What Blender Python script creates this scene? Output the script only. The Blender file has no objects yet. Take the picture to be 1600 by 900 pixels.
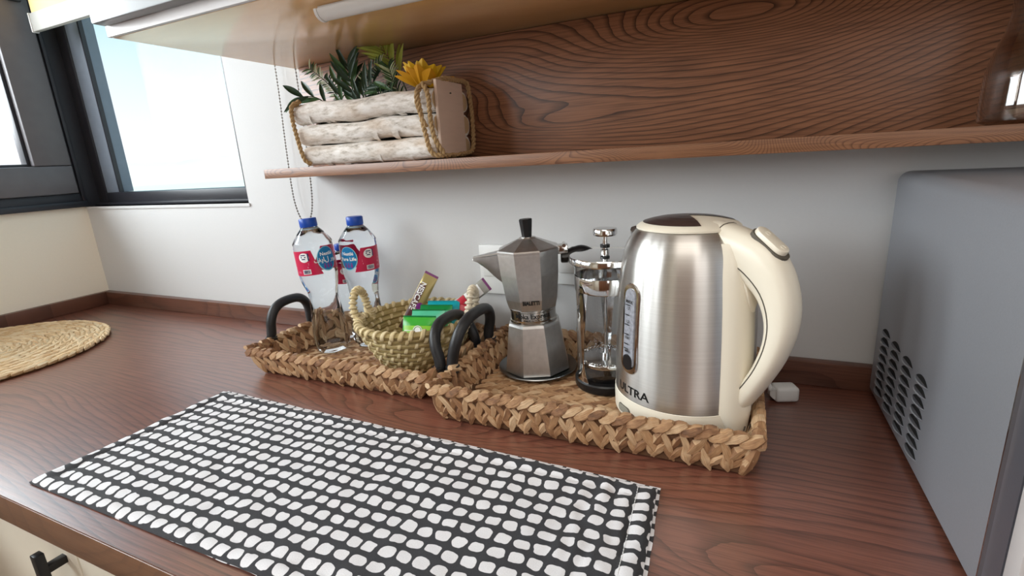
import bpy, bmesh, math, random
from math import sin, cos, pi, radians as R
from mathutils import Vector as V, Matrix as M, Euler
from mathutils import noise as NZ
rnd = random.Random(7)
S = bpy.context.scene
COL = S.collection

# ------------------------------------------------------------------ camera
cam_d = bpy.data.cameras.new('camera'); cam = bpy.data.objects.new('camera', cam_d); COL.objects.link(cam)
cam.location = (1.699, -0.805, 0.350)
cam.rotation_mode = 'XYZ'
cam.matrix_world = M.Translation(cam.location) @ M.Rotation(R(25.0235), 4, 'Z') @ M.Rotation(R(75.3304), 4, 'X') @ M.Rotation(R(-3.3238), 4, 'Z')
cam_d.sensor_fit = 'HORIZONTAL'; cam_d.sensor_width = 36.0; cam_d.lens = 776.21 * 36.0 / 1600.0
cam_d.clip_start = 0.02; cam_d.clip_end = 3000
S.camera = cam

# ------------------------------------------------------------------ node helpers
def newmat(name):
    m = bpy.data.materials.new(name); m.use_nodes = True
    nt = m.node_tree; b = nt.nodes['Principled BSDF']
    return m, nt, b
def nd(nt, typ, ins=None, **kw):
    n = nt.nodes.new('ShaderNode' + typ)
    for k, v in kw.items(): setattr(n, k, v)
    for k, v in (ins or {}).items():
        s = n.inputs[k]
        if hasattr(v, 'links') or isinstance(v, bpy.types.NodeSocket): nt.links.new(v, s)
        else: s.default_value = v
    return n
def math_(nt, op, a, b=None, c=None, clamp=False):
    n = nt.nodes.new('ShaderNodeMath'); n.operation = op; n.use_clamp = clamp
    for i, v in enumerate((a, b, c)):
        if v is None: continue
        if isinstance(v, bpy.types.NodeSocket): nt.links.new(v, n.inputs[i])
        else: n.inputs[i].default_value = v
    return n.outputs[0]
def mixc(nt, fac, a, b, blend='MIX'):
    n = nt.nodes.new('ShaderNodeMix'); n.data_type = 'RGBA'; n.blend_type = blend
    for s, v in ((n.inputs[0], fac), (n.inputs[6], a), (n.inputs[7], b)):
        if isinstance(v, bpy.types.NodeSocket): nt.links.new(v, s)
        else: s.default_value = v if not isinstance(v, tuple) or len(v) == 4 else (*v, 1)
    return n.outputs[2]
def ramp(nt, fac, stops, interp='LINEAR'):
    n = nt.nodes.new('ShaderNodeValToRGB'); n.color_ramp.interpolation = interp
    e = n.color_ramp.elements
    while len(e) < len(stops): e.new(0.5)
    for i, (p, c) in enumerate(stops): e[i].position = p; e[i].color = (*c, 1) if len(c) == 3 else c
    nt.links.new(fac, n.inputs[0]); return n.outputs[0]
def bump(nt, b, h, strength=0.3, dist=0.001):
    n = nt.nodes.new('ShaderNodeBump'); n.inputs['Strength'].default_value = strength; n.inputs['Distance'].default_value = dist
    nt.links.new(h, n.inputs['Height']); nt.links.new(n.outputs[0], b.inputs['Normal'])
def srgb(r, g, b):
    f = lambda c: (c/255)/12.92 if c/255 <= 0.04045 else ((c/255+0.055)/1.055)**2.4
    return (f(r), f(g), f(b))
def pm(name, col, rough=0.5, metal=0.0, nscale=60, namt=0.06, bmp=0.0, bdist=0.0005, spec=0.5, stretch=(1,1,1), trans=0, ior=1.45, coat=0):
    m, nt, b = newmat(name)
    tc = nd(nt, 'TexCoord'); mp = nd(nt, 'Mapping', {'Vector': tc.outputs['Object'], 'Scale': stretch})
    nz = nd(nt, 'TexNoise', {'Vector': mp.outputs[0], 'Scale': nscale, 'Detail': 4.0})
    lo = tuple(c*(1-namt) for c in col); hi = tuple(min(1, c*(1+namt)) for c in col)
    nt.links.new(mixc(nt, nz.outputs[0], lo, hi), b.inputs['Base Color'])
    b.inputs['Roughness'].default_value = rough; b.inputs['Metallic'].default_value = metal
    b.inputs['Specular IOR Level'].default_value = spec
    b.inputs['Transmission Weight'].default_value = trans; b.inputs['IOR'].default_value = ior
    b.inputs['Coat Weight'].default_value = coat; b.inputs['Coat Roughness'].default_value = 0.08
    if bmp: bump(nt, b, nz.outputs[0], bmp, bdist)
    return m

# ------------------------------------------------------------------ world, lights, exposure
w = bpy.data.worlds.new('sky'); S.world = w; w.use_nodes = True
nt = w.node_tree; bg = nt.nodes['Background']
tc = nd(nt, 'TexCoord'); sx = nd(nt, 'SeparateXYZ', {0: tc.outputs['Generated']})
nzw = nd(nt, 'TexNoise', {'Vector': tc.outputs['Generated'], 'Scale': 3.0, 'Detail': 3.0})
el = math_(nt, 'ADD', sx.outputs[2], math_(nt, 'MULTIPLY', math_(nt, 'SUBTRACT', nzw.outputs[0], 0.5), 0.10))
skyc = ramp(nt, el, [(0.0, (1.0, 1.0, 1.02)), (0.08, (0.93, 0.97, 1.0)), (0.16, (0.76, 0.89, 0.97)), (0.29, (0.38, 0.74, 0.86)), (0.6, (0.28, 0.60, 0.82))])
nt.links.new(skyc, bg.inputs['Color']); bg.inputs['Strength'].default_value = 1.05

def area(name, loc, target, sx_, sy_, power, col):
    d = bpy.data.lights.new(name, 'AREA'); d.shape = 'RECTANGLE'; d.size = sx_; d.size_y = sy_; d.energy = power; d.color = col
    o = bpy.data.objects.new(name, d); COL.objects.link(o); o.location = loc
    o.rotation_euler = (V(target) - V(loc)).to_track_quat('-Z', 'Y').to_euler(); return o
sun_d = bpy.data.lights.new('sun', 'SUN'); sun_d.energy = 3.4; sun_d.angle = R(0.6); sun_d.color = (1.0, 0.95, 0.86)
sun = bpy.data.objects.new('sun', sun_d); COL.objects.link(sun); sun.rotation_euler = (-V((0.8, -0.42, 0.62))).to_track_quat('-Z', 'Y').to_euler()
area('window_daylight', (-0.42, -1.16, 0.88), (1.45, -0.35, 0.05), 2.2, 0.9, 78, (0.93, 0.97, 1.0))
area('room_fill', (2.85, -2.1, 0.75), (1.25, -0.08, 0.40), 1.1, 1.1, 7.5, (1.0, 0.97, 0.94))  # added fill from the right rear to brighten planter end and panel
area('ceiling_fill', (1.75, -1.35, 1.56), (1.70, -1.1, 0), 1.2, 1.2, 13, (1.0, 0.94, 0.86))  # added overhead fill, no fixture belongs to it

S.view_settings.view_transform = 'Standard'; S.view_settings.look = 'None'; S.view_settings.gamma = 1.0
S.view_settings.use_curve_mapping = False; S.view_settings.exposure = 0.16

# ------------------------------------------------------------------ mesh helpers
class MB:
    def __init__(s): s.v = []; s.f = []; s.uv = []
    def add(s, vs, fs, uvs=None):
        o = len(s.v); s.v += [tuple(p) for p in vs]; s.f += [tuple(i+o for i in f) for f in fs]
        s.uv += list(uvs) if uvs else [(0.0, 0.0)]*len(vs); return s
    def box(s, x0, x1, y0, y1, z0, z1, bev=0.0, seg=2):
        vs = [(x, y, z) for x in (x0, x1) for y in (y0, y1) for z in (z0, z1)]
        fs = [(0,1,3,2), (4,6,7,5), (0,4,5,1), (2,3,7,6), (0,2,6,4), (1,5,7,3)]
        if bev:
            bm = bmesh.new(); q = [bm.verts.new(p) for p in vs]
            for f in fs: bm.faces.new([q[i] for i in f])
            bmesh.ops.bevel(bm, geom=bm.edges[:], offset=bev, segments=seg, affect='EDGES', profile=0.5)
            bm.verts.index_update()
            vs = [v.co.copy() for v in bm.verts]; fs = [[v.index for v in f.verts] for f in bm.faces]; bm.free()
        return s.add(vs, fs)
    def lathe(s, prof, n=48, cap0=True, cap1=True, a0=0.0, a1=2*pi, c=(0,0)):
        full = abs(a1-a0-2*pi) < 1e-6; k = n if full else n+1
        vs = []; uv = []; fs = []
        for j, (r, z) in enumerate(prof):
            for i in range(k):
                a = a0+(a1-a0)*i/n
                vs.append((c[0]+r*cos(a), c[1]+r*sin(a), z)); uv.append((i/n, j/max(1, len(prof)-1)))
        for j in range(len(prof)-1):
            for i in range(n):
                i2 = (i+1) % k
                fs.append((j*k+i, j*k+i2, (j+1)*k+i2, (j+1)*k+i))
        if full and cap0: fs.append(tuple(range(k-1, -1, -1)))
        if full and cap1: fs.append(tuple((len(prof)-1)*k+i for i in range(k)))
        return s.add(vs, fs, uv)
    def loft(s, rings, closed=False, cap=True):
        k = len(rings[0]); vs = []; uv = []; fs = []; nr = len(rings)
        for j, rg in enumerate(rings):
            for i, p in enumerate(rg):
                vs.append(tuple(p)); uv.append((j/max(1, nr-1), abs(2*i/k-1)))
        for j in range(nr if closed else nr-1):
            j2 = (j+1) % nr
            for i in range(k):
                i2 = (i+1) % k; fs.append((j*k+i, j*k+i2, j2*k+i2, j2*k+i))
        if cap and not closed:
            fs.append(tuple(range(k-1, -1, -1))); fs.append(tuple((nr-1)*k+i for i in range(k)))
        return s.add(vs, fs, uv)
    def tube(s, pts, r, n=10, closed=False, up=None, flat=1.0):
        pts = [V(p) for p in pts]; m = len(pts); rs = r if isinstance(r, (list, tuple)) else [r]*m
        rings = []; prev = None
        for i, p in enumerate(pts):
            a = pts[i-1] if (i > 0 or closed) else p; b = pts[(i+1) % m] if (i < m-1 or closed) else p
            t = (b-a).normalized()
            if prev is None:
                u = V(up) if up else (V((0,0,1)) if abs(t.z) < 0.9 else V((1,0,0)))
            else: u = prev
            u = (u-t*u.dot(t)).normalized(); prev = u; w_ = t.cross(u)
            rings.append([p+(u*cos(2*pi*q/n)+w_*sin(2*pi*q/n)*flat)*rs[i] for q in range(n)])
        return s.loft(rings, closed)
    def prism(s, poly, z0, z1):
        k = len(poly)
        return s.add([(x, y, z0) for x, y in poly]+[(x, y, z1) for x, y in poly],
                     [tuple(range(k-1, -1, -1)), tuple(range(k, 2*k))]+[(i, (i+1) % k, k+(i+1) % k, k+i) for i in range(k)])
    def xform(s, m):
        s.v = [tuple(m @ V(p)) for p in s.v]; return s
    def map(s, fn):
        s.v = [tuple(fn(V(p))) for p in s.v]; return s
    def mesh(s, name, smooth=True):
        me = bpy.data.meshes.new(name); me.from_pydata(s.v, [], s.f); 
        ul = me.uv_layers.new(name='UVMap')
        li = [0]*len(me.loops); me.loops.foreach_get('vertex_index', li)
        ul.data.foreach_set('uv', [c for i in li for c in s.uv[i]])
        bm = bmesh.new(); bm.from_mesh(me); bmesh.ops.recalc_face_normals(bm, faces=bm.faces[:]); bm.to_mesh(me); bm.free()
        if smooth:
            me.polygons.foreach_set('use_smooth', [True]*len(me.polygons))
            try: me.set_sharp_from_angle(angle=R(38))
            except Exception: pass
        me.update(); return me
def link(name, me, mat=None, parent=None, loc=None, rot=None, sc=None, label=None):
    o = bpy.data.objects.new(name, me); COL.objects.link(o)
    if mat is not None and not me.materials: me.materials.append(mat)
    if parent: o.parent = parent
    if loc is not None: o.location = loc
    if rot is not None:
        if hasattr(rot, 'to_euler'): o.rotation_euler = rot.to_euler()
        else: o.rotation_euler = rot
    if sc is not None: o.scale = sc
    if label: o['label'] = label
    return o
def obj(name, mb, mat, parent=None, smooth=True, label=None, **kw):
    return link(name, mb.mesh(name, smooth), mat, parent, label=label, **kw)
def tag(o, label, cat, group=None):
    o['label'] = label; o['category'] = cat
    if group: o['group'] = group
    return o
def thing(name, label, cat, loc=(0,0,0), rotz=0.0, group=None):
    o = bpy.data.objects.new(name, None); COL.objects.link(o); o.empty_display_size = 0.02
    o.location = loc; o.rotation_euler = (0, 0, rotz); return tag(o, label, cat, group)
def struct(o): o['kind'] = 'structure'; return o
def stuff(o): o['kind'] = 'stuff'; return o
_txt = {}
def text_mb(s, size=1.0, extrude=0.0, align='CENTER', bold=0.0):
    cu = bpy.data.curves.new('txt', 'FONT'); cu.body = s; cu.size = size; cu.extrude = extrude; cu.align_x = align; cu.align_y = 'CENTER'; cu.offset = bold
    cu.resolution_u = 2
    o = bpy.data.objects.new('txt', cu); COL.objects.link(o)
    bpy.context.view_layer.update()
    me = bpy.data.meshes.new_from_object(o.evaluated_get(bpy.context.evaluated_depsgraph_get()))
    mb = MB().add([v.co.copy() for v in me.vertices], [tuple(p.vertices) for p in me.polygons])
    bpy.data.objects.remove(o); bpy.data.curves.remove(cu); bpy.data.meshes.remove(me)
    return mb
def on_cyl(mb, rad, az, z, zr=None):
    """wrap a flat drawing (x across, y up) on a cylinder about Z; rad may be a function of z"""
    def fn(p):
        zz = z+p.y; r = rad(zz) if callable(rad) else rad
        a = az + p.x/(rad(z) if callable(rad) else rad)
        return V(((r+p.z)*cos(a), (r+p.z)*sin(a), zz))
    return mb.map(fn)
def patch(w_, h, nx=10, ny=4, t=0.0003, shape=None):
    """flat sheet in x,y made of a fan/grid, thickness t; shape(u,v in -1..1)->(x,y)"""
    mb = MB(); vs = []; 
    for j in range(ny+1):
        for i in range(nx+1):
            u = 2*i/nx-1; v = 2*j/ny-1
            x, y = shape(u, v) if shape else (u*w_/2, v*h/2)
            vs.append((x, y, t))
    return mb.add(vs, [(j*(nx+1)+i, j*(nx+1)+i+1, (j+1)*(nx+1)+i+1, (j+1)*(nx+1)+i) for j in range(ny) for i in range(nx)])
def disc_shape(rx, ry):
    def f(u, v):
        return (rx*u*math.sqrt(1-v*v/2), ry*v*math.sqrt(1-u*u/2))
    return f
def catmull(P, n=6, closed=False):
    P = [V(p) for p in P]; out = []; m = len(P)
    for i in range(m if closed else m-1):
        g = (lambda k: P[k % m]) if closed else (lambda k: P[min(max(k, 0), m-1)])
        a, b, c, d = g(i-1), g(i), g(i+1), g(i+2)
        for t in range(n):
            t /= n
            out.append(0.5*((2*b)+(c-a)*t+(2*a-5*b+4*c-d)*t*t+(3*b-a-3*c+d)*t**3))
    if not closed: out.append(P[-1])
    return out

# ------------------------------------------------------------------ materials
def wood(name, light, dark, rough=0.3, vert='z', ring=26, sc=1.0, coat=0.0, lines=0.75, lp=(0.55, 0.95), am=1.2, knots=()):
    """vert: the axis across the grain; grain along x.  contour lines of a smooth field = cathedral grain"""
    m, nt, b = newmat(name)
    tc = nd(nt, 'TexCoord'); s = nd(nt, 'SeparateXYZ', {0: tc.outputs['Object']})
    across = s.outputs[2] if vert == 'z' else s.outputs[1]
    x = s.outputs[0]
    if vert == 'yx': across = s.outputs[0]; x = s.outputs[1]
    cmb = nd(nt, 'CombineXYZ', {0: math_(nt, 'MULTIPLY', x, 1.5*sc), 1: math_(nt, 'MULTIPLY', across, 4.2*sc), 2: 0.3})
    n1 = nd(nt, 'TexNoise', {'Vector': cmb.outputs[0], 'Scale': 1.0, 'Detail': 1.5, 'Roughness': 0.45})
    cm2 = nd(nt, 'CombineXYZ', {0: math_(nt, 'MULTIPLY', x, 9.0), 1: math_(nt, 'MULTIPLY', across, 45.0), 2: 0.7})
    n2 = nd(nt, 'TexNoise', {'Vector': cm2.outputs[0], 'Scale': 1.0, 'Detail': 3.0})
    fld = math_(nt, 'ADD', math_(nt, 'MULTIPLY', n1.outputs[0], ring), math_(nt, 'MULTIPLY', across, ring*am))
    fld = math_(nt, 'ADD', fld, math_(nt, 'MULTIPLY', n2.outputs[0], 0.7))
    for kx, ka, sx_, sa_, amp in knots:      # a swirl of the grain round a knot or a cathedral
        q1 = math_(nt, 'POWER', math_(nt, 'DIVIDE', math_(nt, 'SUBTRACT', x, kx), sx_), 2.0); q2 = math_(nt, 'POWER', math_(nt, 'DIVIDE', math_(nt, 'SUBTRACT', across, ka), sa_), 2.0)
        fld = math_(nt, 'ADD', fld, math_(nt, 'MULTIPLY', math_(nt, 'EXPONENT', math_(nt, 'MULTIPLY', math_(nt, 'ADD', q1, q2), -1.0)), amp))
    fr = math_(nt, 'FRACT', fld)
    saw = math_(nt, 'POWER', fr, 2.2)
    ln = nd(nt, 'MapRange', {0: saw, 1: lp[0]*0.6, 2: lp[1]})
    cm3 = nd(nt, 'CombineXYZ', {0: math_(nt, 'MULTIPLY', x, 14.0), 1: math_(nt, 'MULTIPLY', across, 420.0), 2: 0.1})
    n3 = nd(nt, 'TexNoise', {'Vector': cm3.outputs[0], 'Scale': 1.0, 'Detail': 2.0})
    fine = nd(nt, 'MapRange', {0: n3.outputs[0], 1: 0.42, 2: 0.72})
    c = mixc(nt, n2.outputs[0], light, tuple(0.72*a+0.28*d for a, d in zip(light, dark)))
    c = mixc(nt, math_(nt, 'MULTIPLY', ln.outputs[0], lines), c, dark)
    c = mixc(nt, math_(nt, 'MULTIPLY', fine.outputs[0], 0.45), c, dark)
    nt.links.new(c, b.inputs['Base Color'])
    b.inputs['Roughness'].default_value = rough
    b.inputs['Coat Weight'].default_value = coat; b.inputs['Coat Roughness'].default_value = 0.27; b.inputs['Coat IOR'].default_value = 1.62
    bump(nt, b, math_(nt, 'ADD', fine.outputs[0], ln.outputs[0]), 0.12, -0.0004)
    return m
M_counter = wood('counter_laminate', srgb(136, 84, 67), srgb(44, 23, 19), 0.36, 'y', ring=30, sc=.7, coat=1.0, lines=0.56, am=2.6, knots=((1.78, -.42, .14, .04, 6.0), (.55, -.42, .22, .06, -6.0), (1.3, -.30, .2, .03, 4.0)))
M_upstand = wood('upstand_laminate', srgb(116, 76, 60), srgb(56, 32, 26), 0.35, 'z', ring=20, lines=0.5)
M_upstand2 = wood('upstand_left_laminate', srgb(116, 76, 60), srgb(56, 32, 26), 0.35, 'yx', ring=20, lines=0.5)
M_panel = wood('panel_oak', srgb(158, 108, 78), srgb(48, 27, 19), 0.4, 'z', ring=40, sc=.9, lines=0.9, am=3.2, knots=((1.70, .515, .16, .035, 11.0), (1.20, .455, .13, .05, -9.0), (1.42, .40, .10, .02, 3.0)))
M_shelf = wood('shelf_oak', srgb(150, 104, 72), srgb(78, 44, 28), 0.42, 'z', ring=120, sc=2.2, lines=0.8)
M_edge = wood('counter_edge', srgb(128, 90, 66), srgb(84, 56, 42), 0.35, 'z', ring=30, lines=0.5)
M_wall = pm('wall_paint', srgb(214, 214, 214), 0.75, nscale=220, namt=0.02, bmp=0.12, bdist=0.0006)
M_walllit = pm('wall_paint_lit', srgb(248, 240, 224), 0.75, nscale=220, namt=0.02, bmp=0.12, bdist=0.0006)  # same wall paint, lightened and warmed to stand in for light
M_floor = pm('floor_tile', srgb(150, 120, 95), 0.4, nscale=8, namt=0.15)
M_reflpanel = pm('reflection_panel_brown', srgb(128, 84, 58), 0.4, nscale=6, namt=0.2, stretch=(6, 1, 1))
M_ceil = pm('ceiling_paint', srgb(235, 233, 228), 0.8, nscale=100, namt=0.02)
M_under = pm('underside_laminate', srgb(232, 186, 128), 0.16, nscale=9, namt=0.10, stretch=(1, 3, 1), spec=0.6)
M_under.node_tree.nodes['Principled BSDF'].inputs['Specular Tint'].default_value = (1.0, 0.84, 0.60, 1)  # beige laminate with the warm glow from the window put into its tint
M_cabw = pm('cabinet_white', srgb(142, 147, 150), 0.35, nscale=40, namt=0.02)
M_bar = pm('blind_bar', srgb(176, 174, 168), 0.5, nscale=40, namt=0.02)
M_rail = pm('cabinet_rail', srgb(196, 190, 188), 0.4, nscale=40, namt=0.02)
M_cream = pm('cabinet_cream', srgb(226, 216, 198), 0.35, nscale=40, namt=0.02)
M_frame = pm('window_frame_dark', srgb(46, 46, 52), 0.38, nscale=40, namt=0.12)
M_sash = pm('window_sash_grey', srgb(104, 101, 104), 0.42, nscale=40, namt=0.10)
M_bead = pm('glazing_bead_sky_tint', srgb(122, 132, 146), 0.4, nscale=60, namt=0.12)  # frame profile made paler and bluish, sky reflection put into its colour
M_black = pm('black_plastic', srgb(24, 24, 26), 0.35, nscale=80, namt=0.2)
M_handle = pm('black_handle', srgb(38, 38, 40), 0.42, nscale=120, namt=0.3, bmp=0.2)
M_chrome = pm('chrome', (0.72, 0.72, 0.72), 0.09, 1.0, namt=0.02)
M_alu = pm('aluminium', srgb(212, 210, 208), 0.38, 1.0, nscale=120, namt=0.16, bmp=0.05)
M_alu2 = pm('aluminium_polished', srgb(196, 194, 190), 0.16, 1.0, nscale=90, namt=0.08)
M_mw = pm('microwave_silver', srgb(160, 163, 170), 0.42, 0.45, nscale=700, namt=0.08, bmp=0.06, bdist=0.0002)
M_mwd = pm('microwave_door', srgb(112, 112, 120), 0.3, 0.5, nscale=300, namt=0.05)
M_ventshade = pm('vent_shade', (0.004, 0.004, 0.004), 0.8)
M_kcream = pm('kettle_cream', srgb(238, 230, 212), 0.30, nscale=40, namt=0.02)
M_kdark = pm('kettle_lid_dark', srgb(66, 52, 50), 0.25, nscale=80, namt=0.15)
M_seam = pm('seam_dark', srgb(90, 84, 74), 0.7)
M_white = pm('white_plastic', srgb(232, 232, 230), 0.3, nscale=40, namt=0.02)
M_ink = pm('black_ink', srgb(18, 18, 18), 0.5)
M_wprint = pm('white_print', srgb(240, 240, 240), 0.45)
M_red = pm('label_red', srgb(196, 26, 74), 0.35, nscale=30, namt=0.05)
M_blue = pm('label_blue', srgb(10, 120, 178), 0.35, nscale=18, namt=0.25)
M_purple = pm('label_purple', srgb(130, 50, 140), 0.4)
M_pink = pm('label_pink', srgb(240, 190, 205), 0.4)
M_cap = pm('cap_blue', srgb(28, 78, 178), 0.35, nscale=40, namt=0.08)
M_plate = pm('steel_plate', srgb(150, 152, 152), 0.28, 1.0, nscale=60, namt=0.1)
M_rope = pm('jute_rope', srgb(176, 146, 104), 0.9, nscale=400, namt=0.35, bmp=0.6, bdist=0.001)
M_ply = pm('plywood_pale', srgb(228, 204, 186), 0.7, nscale=30, namt=0.06, stretch=(1, 1, 8), bmp=0.1)
M_soil = pm('moss_dark', srgb(40, 44, 28), 0.95, nscale=120, namt=0.5, bmp=0.8, bdist=0.004)
M_seag = None

# thin clear glass: coat of Fresnel gloss over transparent
def thin_glass(name, tint=(1, 1, 1), gloss=1.0, rough=0.02, dirt=0.0, ior=1.45):
    m, nt, b = newmat(name); out = nt.nodes['Material Output']; nt.nodes.remove(b)
    tr = nd(nt, 'BsdfTransparent', {'Color': (*tint, 1)}); gl = nd(nt, 'BsdfGlossy', {'Color': (1, 1, 1, 1), 'Roughness': rough})
    ge = nd(nt, 'NewGeometry'); io = math_(nt, 'ADD', ior, math_(nt, 'MULTIPLY', ge.outputs['Backfacing'], 1/ior-ior))   # same reflectance on both faces of a thin sheet
    fr = nd(nt, 'Fresnel', {'IOR': io})
    mx = nd(nt, 'MixShader', {0: math_(nt, 'MULTIPLY', fr.outputs[0], gloss, clamp=True), 1: tr.outputs[0], 2: gl.outputs[0]})
    last = mx.outputs[0]
    if dirt:
        tc = nd(nt, 'TexCoord'); nz = nd(nt, 'TexNoise', {'Vector': tc.outputs['Object'], 'Scale': 6.0, 'Detail': 5.0})
        df = nd(nt, 'BsdfDiffuse', {'Color': (0.9, 0.92, 0.95, 1)})
        mx2 = nd(nt, 'MixShader', {0: math_(nt, 'MULTIPLY', nz.outputs[0], dirt), 1: last, 2: df.outputs[0]}); last = mx2.outputs[0]
    nt.links.new(last, out.inputs['Surface']); return m
M_pane = thin_glass('window_glass', (0.99, 1.0, 1.0), 0.08)
M_beaker = thin_glass('beaker_glass', (0.90, 0.91, 0.92), 1.6, ior=1.5)
M_smoke = thin_glass('smoked_glass', (0.80, 0.74, 0.70), 1.8, ior=1.5)
m, nt, b = newmat('water_bottle'); M_water = m
b.inputs['Base Color'].default_value = (0.90, 0.96, 1.0, 1); b.inputs['Transmission Weight'].default_value = 1.0
b.inputs['IOR'].default_value = 1.33; b.inputs['Roughness'].default_value = 0.0
tc = nd(nt, 'TexCoord'); nz = nd(nt, 'TexNoise', {'Vector': tc.outputs['Object'], 'Scale': 45.0, 'Detail': 2.0}); bump(nt, b, nz.outputs[0], 0.25, 0.002)

# woven plant fibre: UV u runs along the strand, v across it
def fibre(name, stops, rough=0.6, streak=14, bmp=0.5):
    m, nt, b = newmat(name)
    uv = nd(nt, 'UVMap'); oi = nd(nt, 'ObjectInfo'); ge = nd(nt, 'NewGeometry')
    r = math_(nt, 'FRACT', math_(nt, 'ADD', oi.outputs['Random'], ge.outputs['Random Per Island']))
    off = nd(nt, 'CombineXYZ', {0: math_(nt, 'MULTIPLY', r, 37.0), 1: math_(nt, 'MULTIPLY', r, 11.0), 2: 0.0})
    mp = nd(nt, 'Mapping', {'Vector': uv.outputs[0], 'Scale': (1.6, streak, 1.0)})
    ad = nd(nt, 'VectorMath', {0: mp.outputs[0], 1: off.outputs[0]}, operation='ADD')
    nz = nd(nt, 'TexNoise', {'Vector': ad.outputs[0], 'Scale': 1.0, 'Detail': 4.0, 'Roughness': 0.6})
    mp2 = nd(nt, 'Mapping', {'Vector': uv.outputs[0], 'Scale': (3.0, 3.0, 1.0)})
    ad2 = nd(nt, 'VectorMath', {0: mp2.outputs[0], 1: off.outputs[0]}, operation='ADD')
    n2 = nd(nt, 'TexNoise', {'Vector': ad2.outputs[0], 'Scale': 1.0, 'Detail': 2.0})
    t = math_(nt, 'ADD', math_(nt, 'MULTIPLY', r, 0.55), math_(nt, 'MULTIPLY', n2.outputs[0], 0.45))
    c = ramp(nt, t, stops)
    st = nd(nt, 'MapRange', {0: nz.outputs[0], 1: 0.35, 2: 0.75})
    c = mixc(nt, math_(nt, 'MULTIPLY', st.outputs[0], 0.55), c, mixc(nt, 1.0, c, (0.32, 0.24, 0.18), 'MULTIPLY'))
    nt.links.new(c, b.inputs['Base Color']); b.inputs['Roughness'].default_value = rough
    bump(nt, b, nz.outputs[0], bmp, 0.0012)
    return m
M_hya = fibre('water_hyacinth', [(0.10, srgb(94, 64, 44)), (0.28, srgb(152, 110, 76)), (0.52, srgb(192, 150, 108)), (0.85, srgb(228, 198, 160))], bmp=.8)
M_mat = fibre('placemat_fibre', [(0.05, srgb(196, 154, 108)), (0.4, srgb(234, 202, 156)), (0.9, srgb(250, 232, 198))])
M_sea = fibre('seagrass', [(0.0, srgb(132, 114, 68)), (0.5, srgb(182, 162, 108)), (1.0, srgb(210, 192, 140))], streak=9, bmp=.8)
M_raf = fibre('raffia_wrap', [(0.0, srgb(206, 184, 132)), (0.5, srgb(226, 208, 162)), (1.0, srgb(238, 226, 190))], bmp=0.25)
M_raf2 = fibre('cotton_wrap', [(0.0, srgb(216, 202, 172)), (0.6, srgb(234, 224, 202)), (1.0, srgb(244, 238, 222))], bmp=0.25)
M_core2 = pm('mat_backing', srgb(140, 106, 66), 0.9, nscale=90, namt=0.3)
M_core = pm('weave_core', srgb(92, 62, 40), 0.9, nscale=90, namt=0.3)

def leaf_mesh(seed, n=10, k=8, sharp=0.75, bend=0.0):
    """a strand: unit length on x, unit width on y, unit thickness on z"""
    rr = random.Random(seed); rings = []; uv = []
    for j in range(k):
        u = j/(k-1); x = u-0.5
        w_ = max(0.14, sin(pi*(0.05+0.9*u))**sharp)
        ww = 0.5*w_*(1+rr.uniform(-.07, .07)); tt = 0.5*(0.35+0.65*w_)*(1+rr.uniform(-.08, .08))
        cy = bend*(0.25-x*x)*1.2+rr.uniform(-.03, .03)
        rg = []
        for i in range(n):
            a = 2*pi*i/n; cr = 1-0.24*(i % 2)*rr.uniform(0.3, 1)
            rg.append((x, cy+ww*cos(a)*cr, tt*sin(a)*cr))
        rings.append(rg)
    return MB().loft(rings)
def leafset(name, mat, nvar=4, **kw):
    out = []
    for i in range(nvar):
        me = leaf_mesh(i+11, bend=(0.25 if i % 2 else -0.2), **kw).mesh(name); me.materials.append(mat); out.append(me)
    return out
def frame_rot(xd, zd):
    x = V(xd).normalized(); z = V(zd); z = (z-x*z.dot(x)).normalized(); y = z.cross(x)
    return M((x, y, z)).transposed()
class Weave:
    """collects strands; the first `limit` in the sort order become parts, the others one stuff mesh"""
    def __init__(s): s.items = []
    def put(s, pos, xd, zd, L, W, T, pri=0.0): s.items.append((pri, V(pos), frame_rot(xd, zd), (L, W, T)))
    def build(s, name, meshes, mat, parent, limit=290):
        s.items.sort(key=lambda t: t[0])
        for q, (p, pos, rot, sc) in enumerate(s.items[:limit]):
            link(name, meshes[q % len(meshes)], None, parent, pos, rot, sc)
        rest = s.items[limit:]
        if rest:
            mb = MB()
            for q, (p, pos, rot, sc) in enumerate(rest):
                me = meshes[q % len(meshes)]; X = M.Translation(pos) @ rot.to_4x4() @ M.Diagonal((*sc, 1))
                uvl = {}
                ul = me.uv_layers[0].data
                for lp in me.loops: uvl[lp.vertex_index] = tuple(ul[lp.index].uv)
                mb.add([X @ v.co for v in me.vertices], [tuple(pl.vertices) for pl in me.polygons], [uvl[i] for i in range(len(me.vertices))])
            stuff(obj(name, mb, mat, parent))

# ================================================================== SETTING
FX, FY = 3.1, -3.0     # room extents
CE = 1.62; FL = -0.9
struct(obj('floor', MB().box(-0.1, FX+.1, FY-.1, 0.2, FL-.1, FL), M_floor))
struct(obj('ceiling', MB().box(-0.1, FX+.1, FY-.1, 0.2, CE, CE+.1), M_ceil))
WX1, WZ0, WZ1 = 0.668, 0.283, 1.15
struct(obj('wall_back', MB().box(WX1, FX, 0, .16, FL, CE).box(-.16, WX1, 0, .16, FL, WZ0).box(-.16, WX1, 0, .16, WZ1, CE), M_wall, smooth=False))
LY0 = -2.55
struct(obj('wall_left', MB().box(-.16, 0, LY0, 0, FL, WZ0).box(-.16, 0, LY0, 0, WZ1, CE).box(-.16, 0, FY, LY0, FL, CE), M_walllit, smooth=False))
struct(obj('wall_right', MB().box(FX, FX+.12, FY, .16, FL, CE), M_wall, smooth=False))
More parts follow.
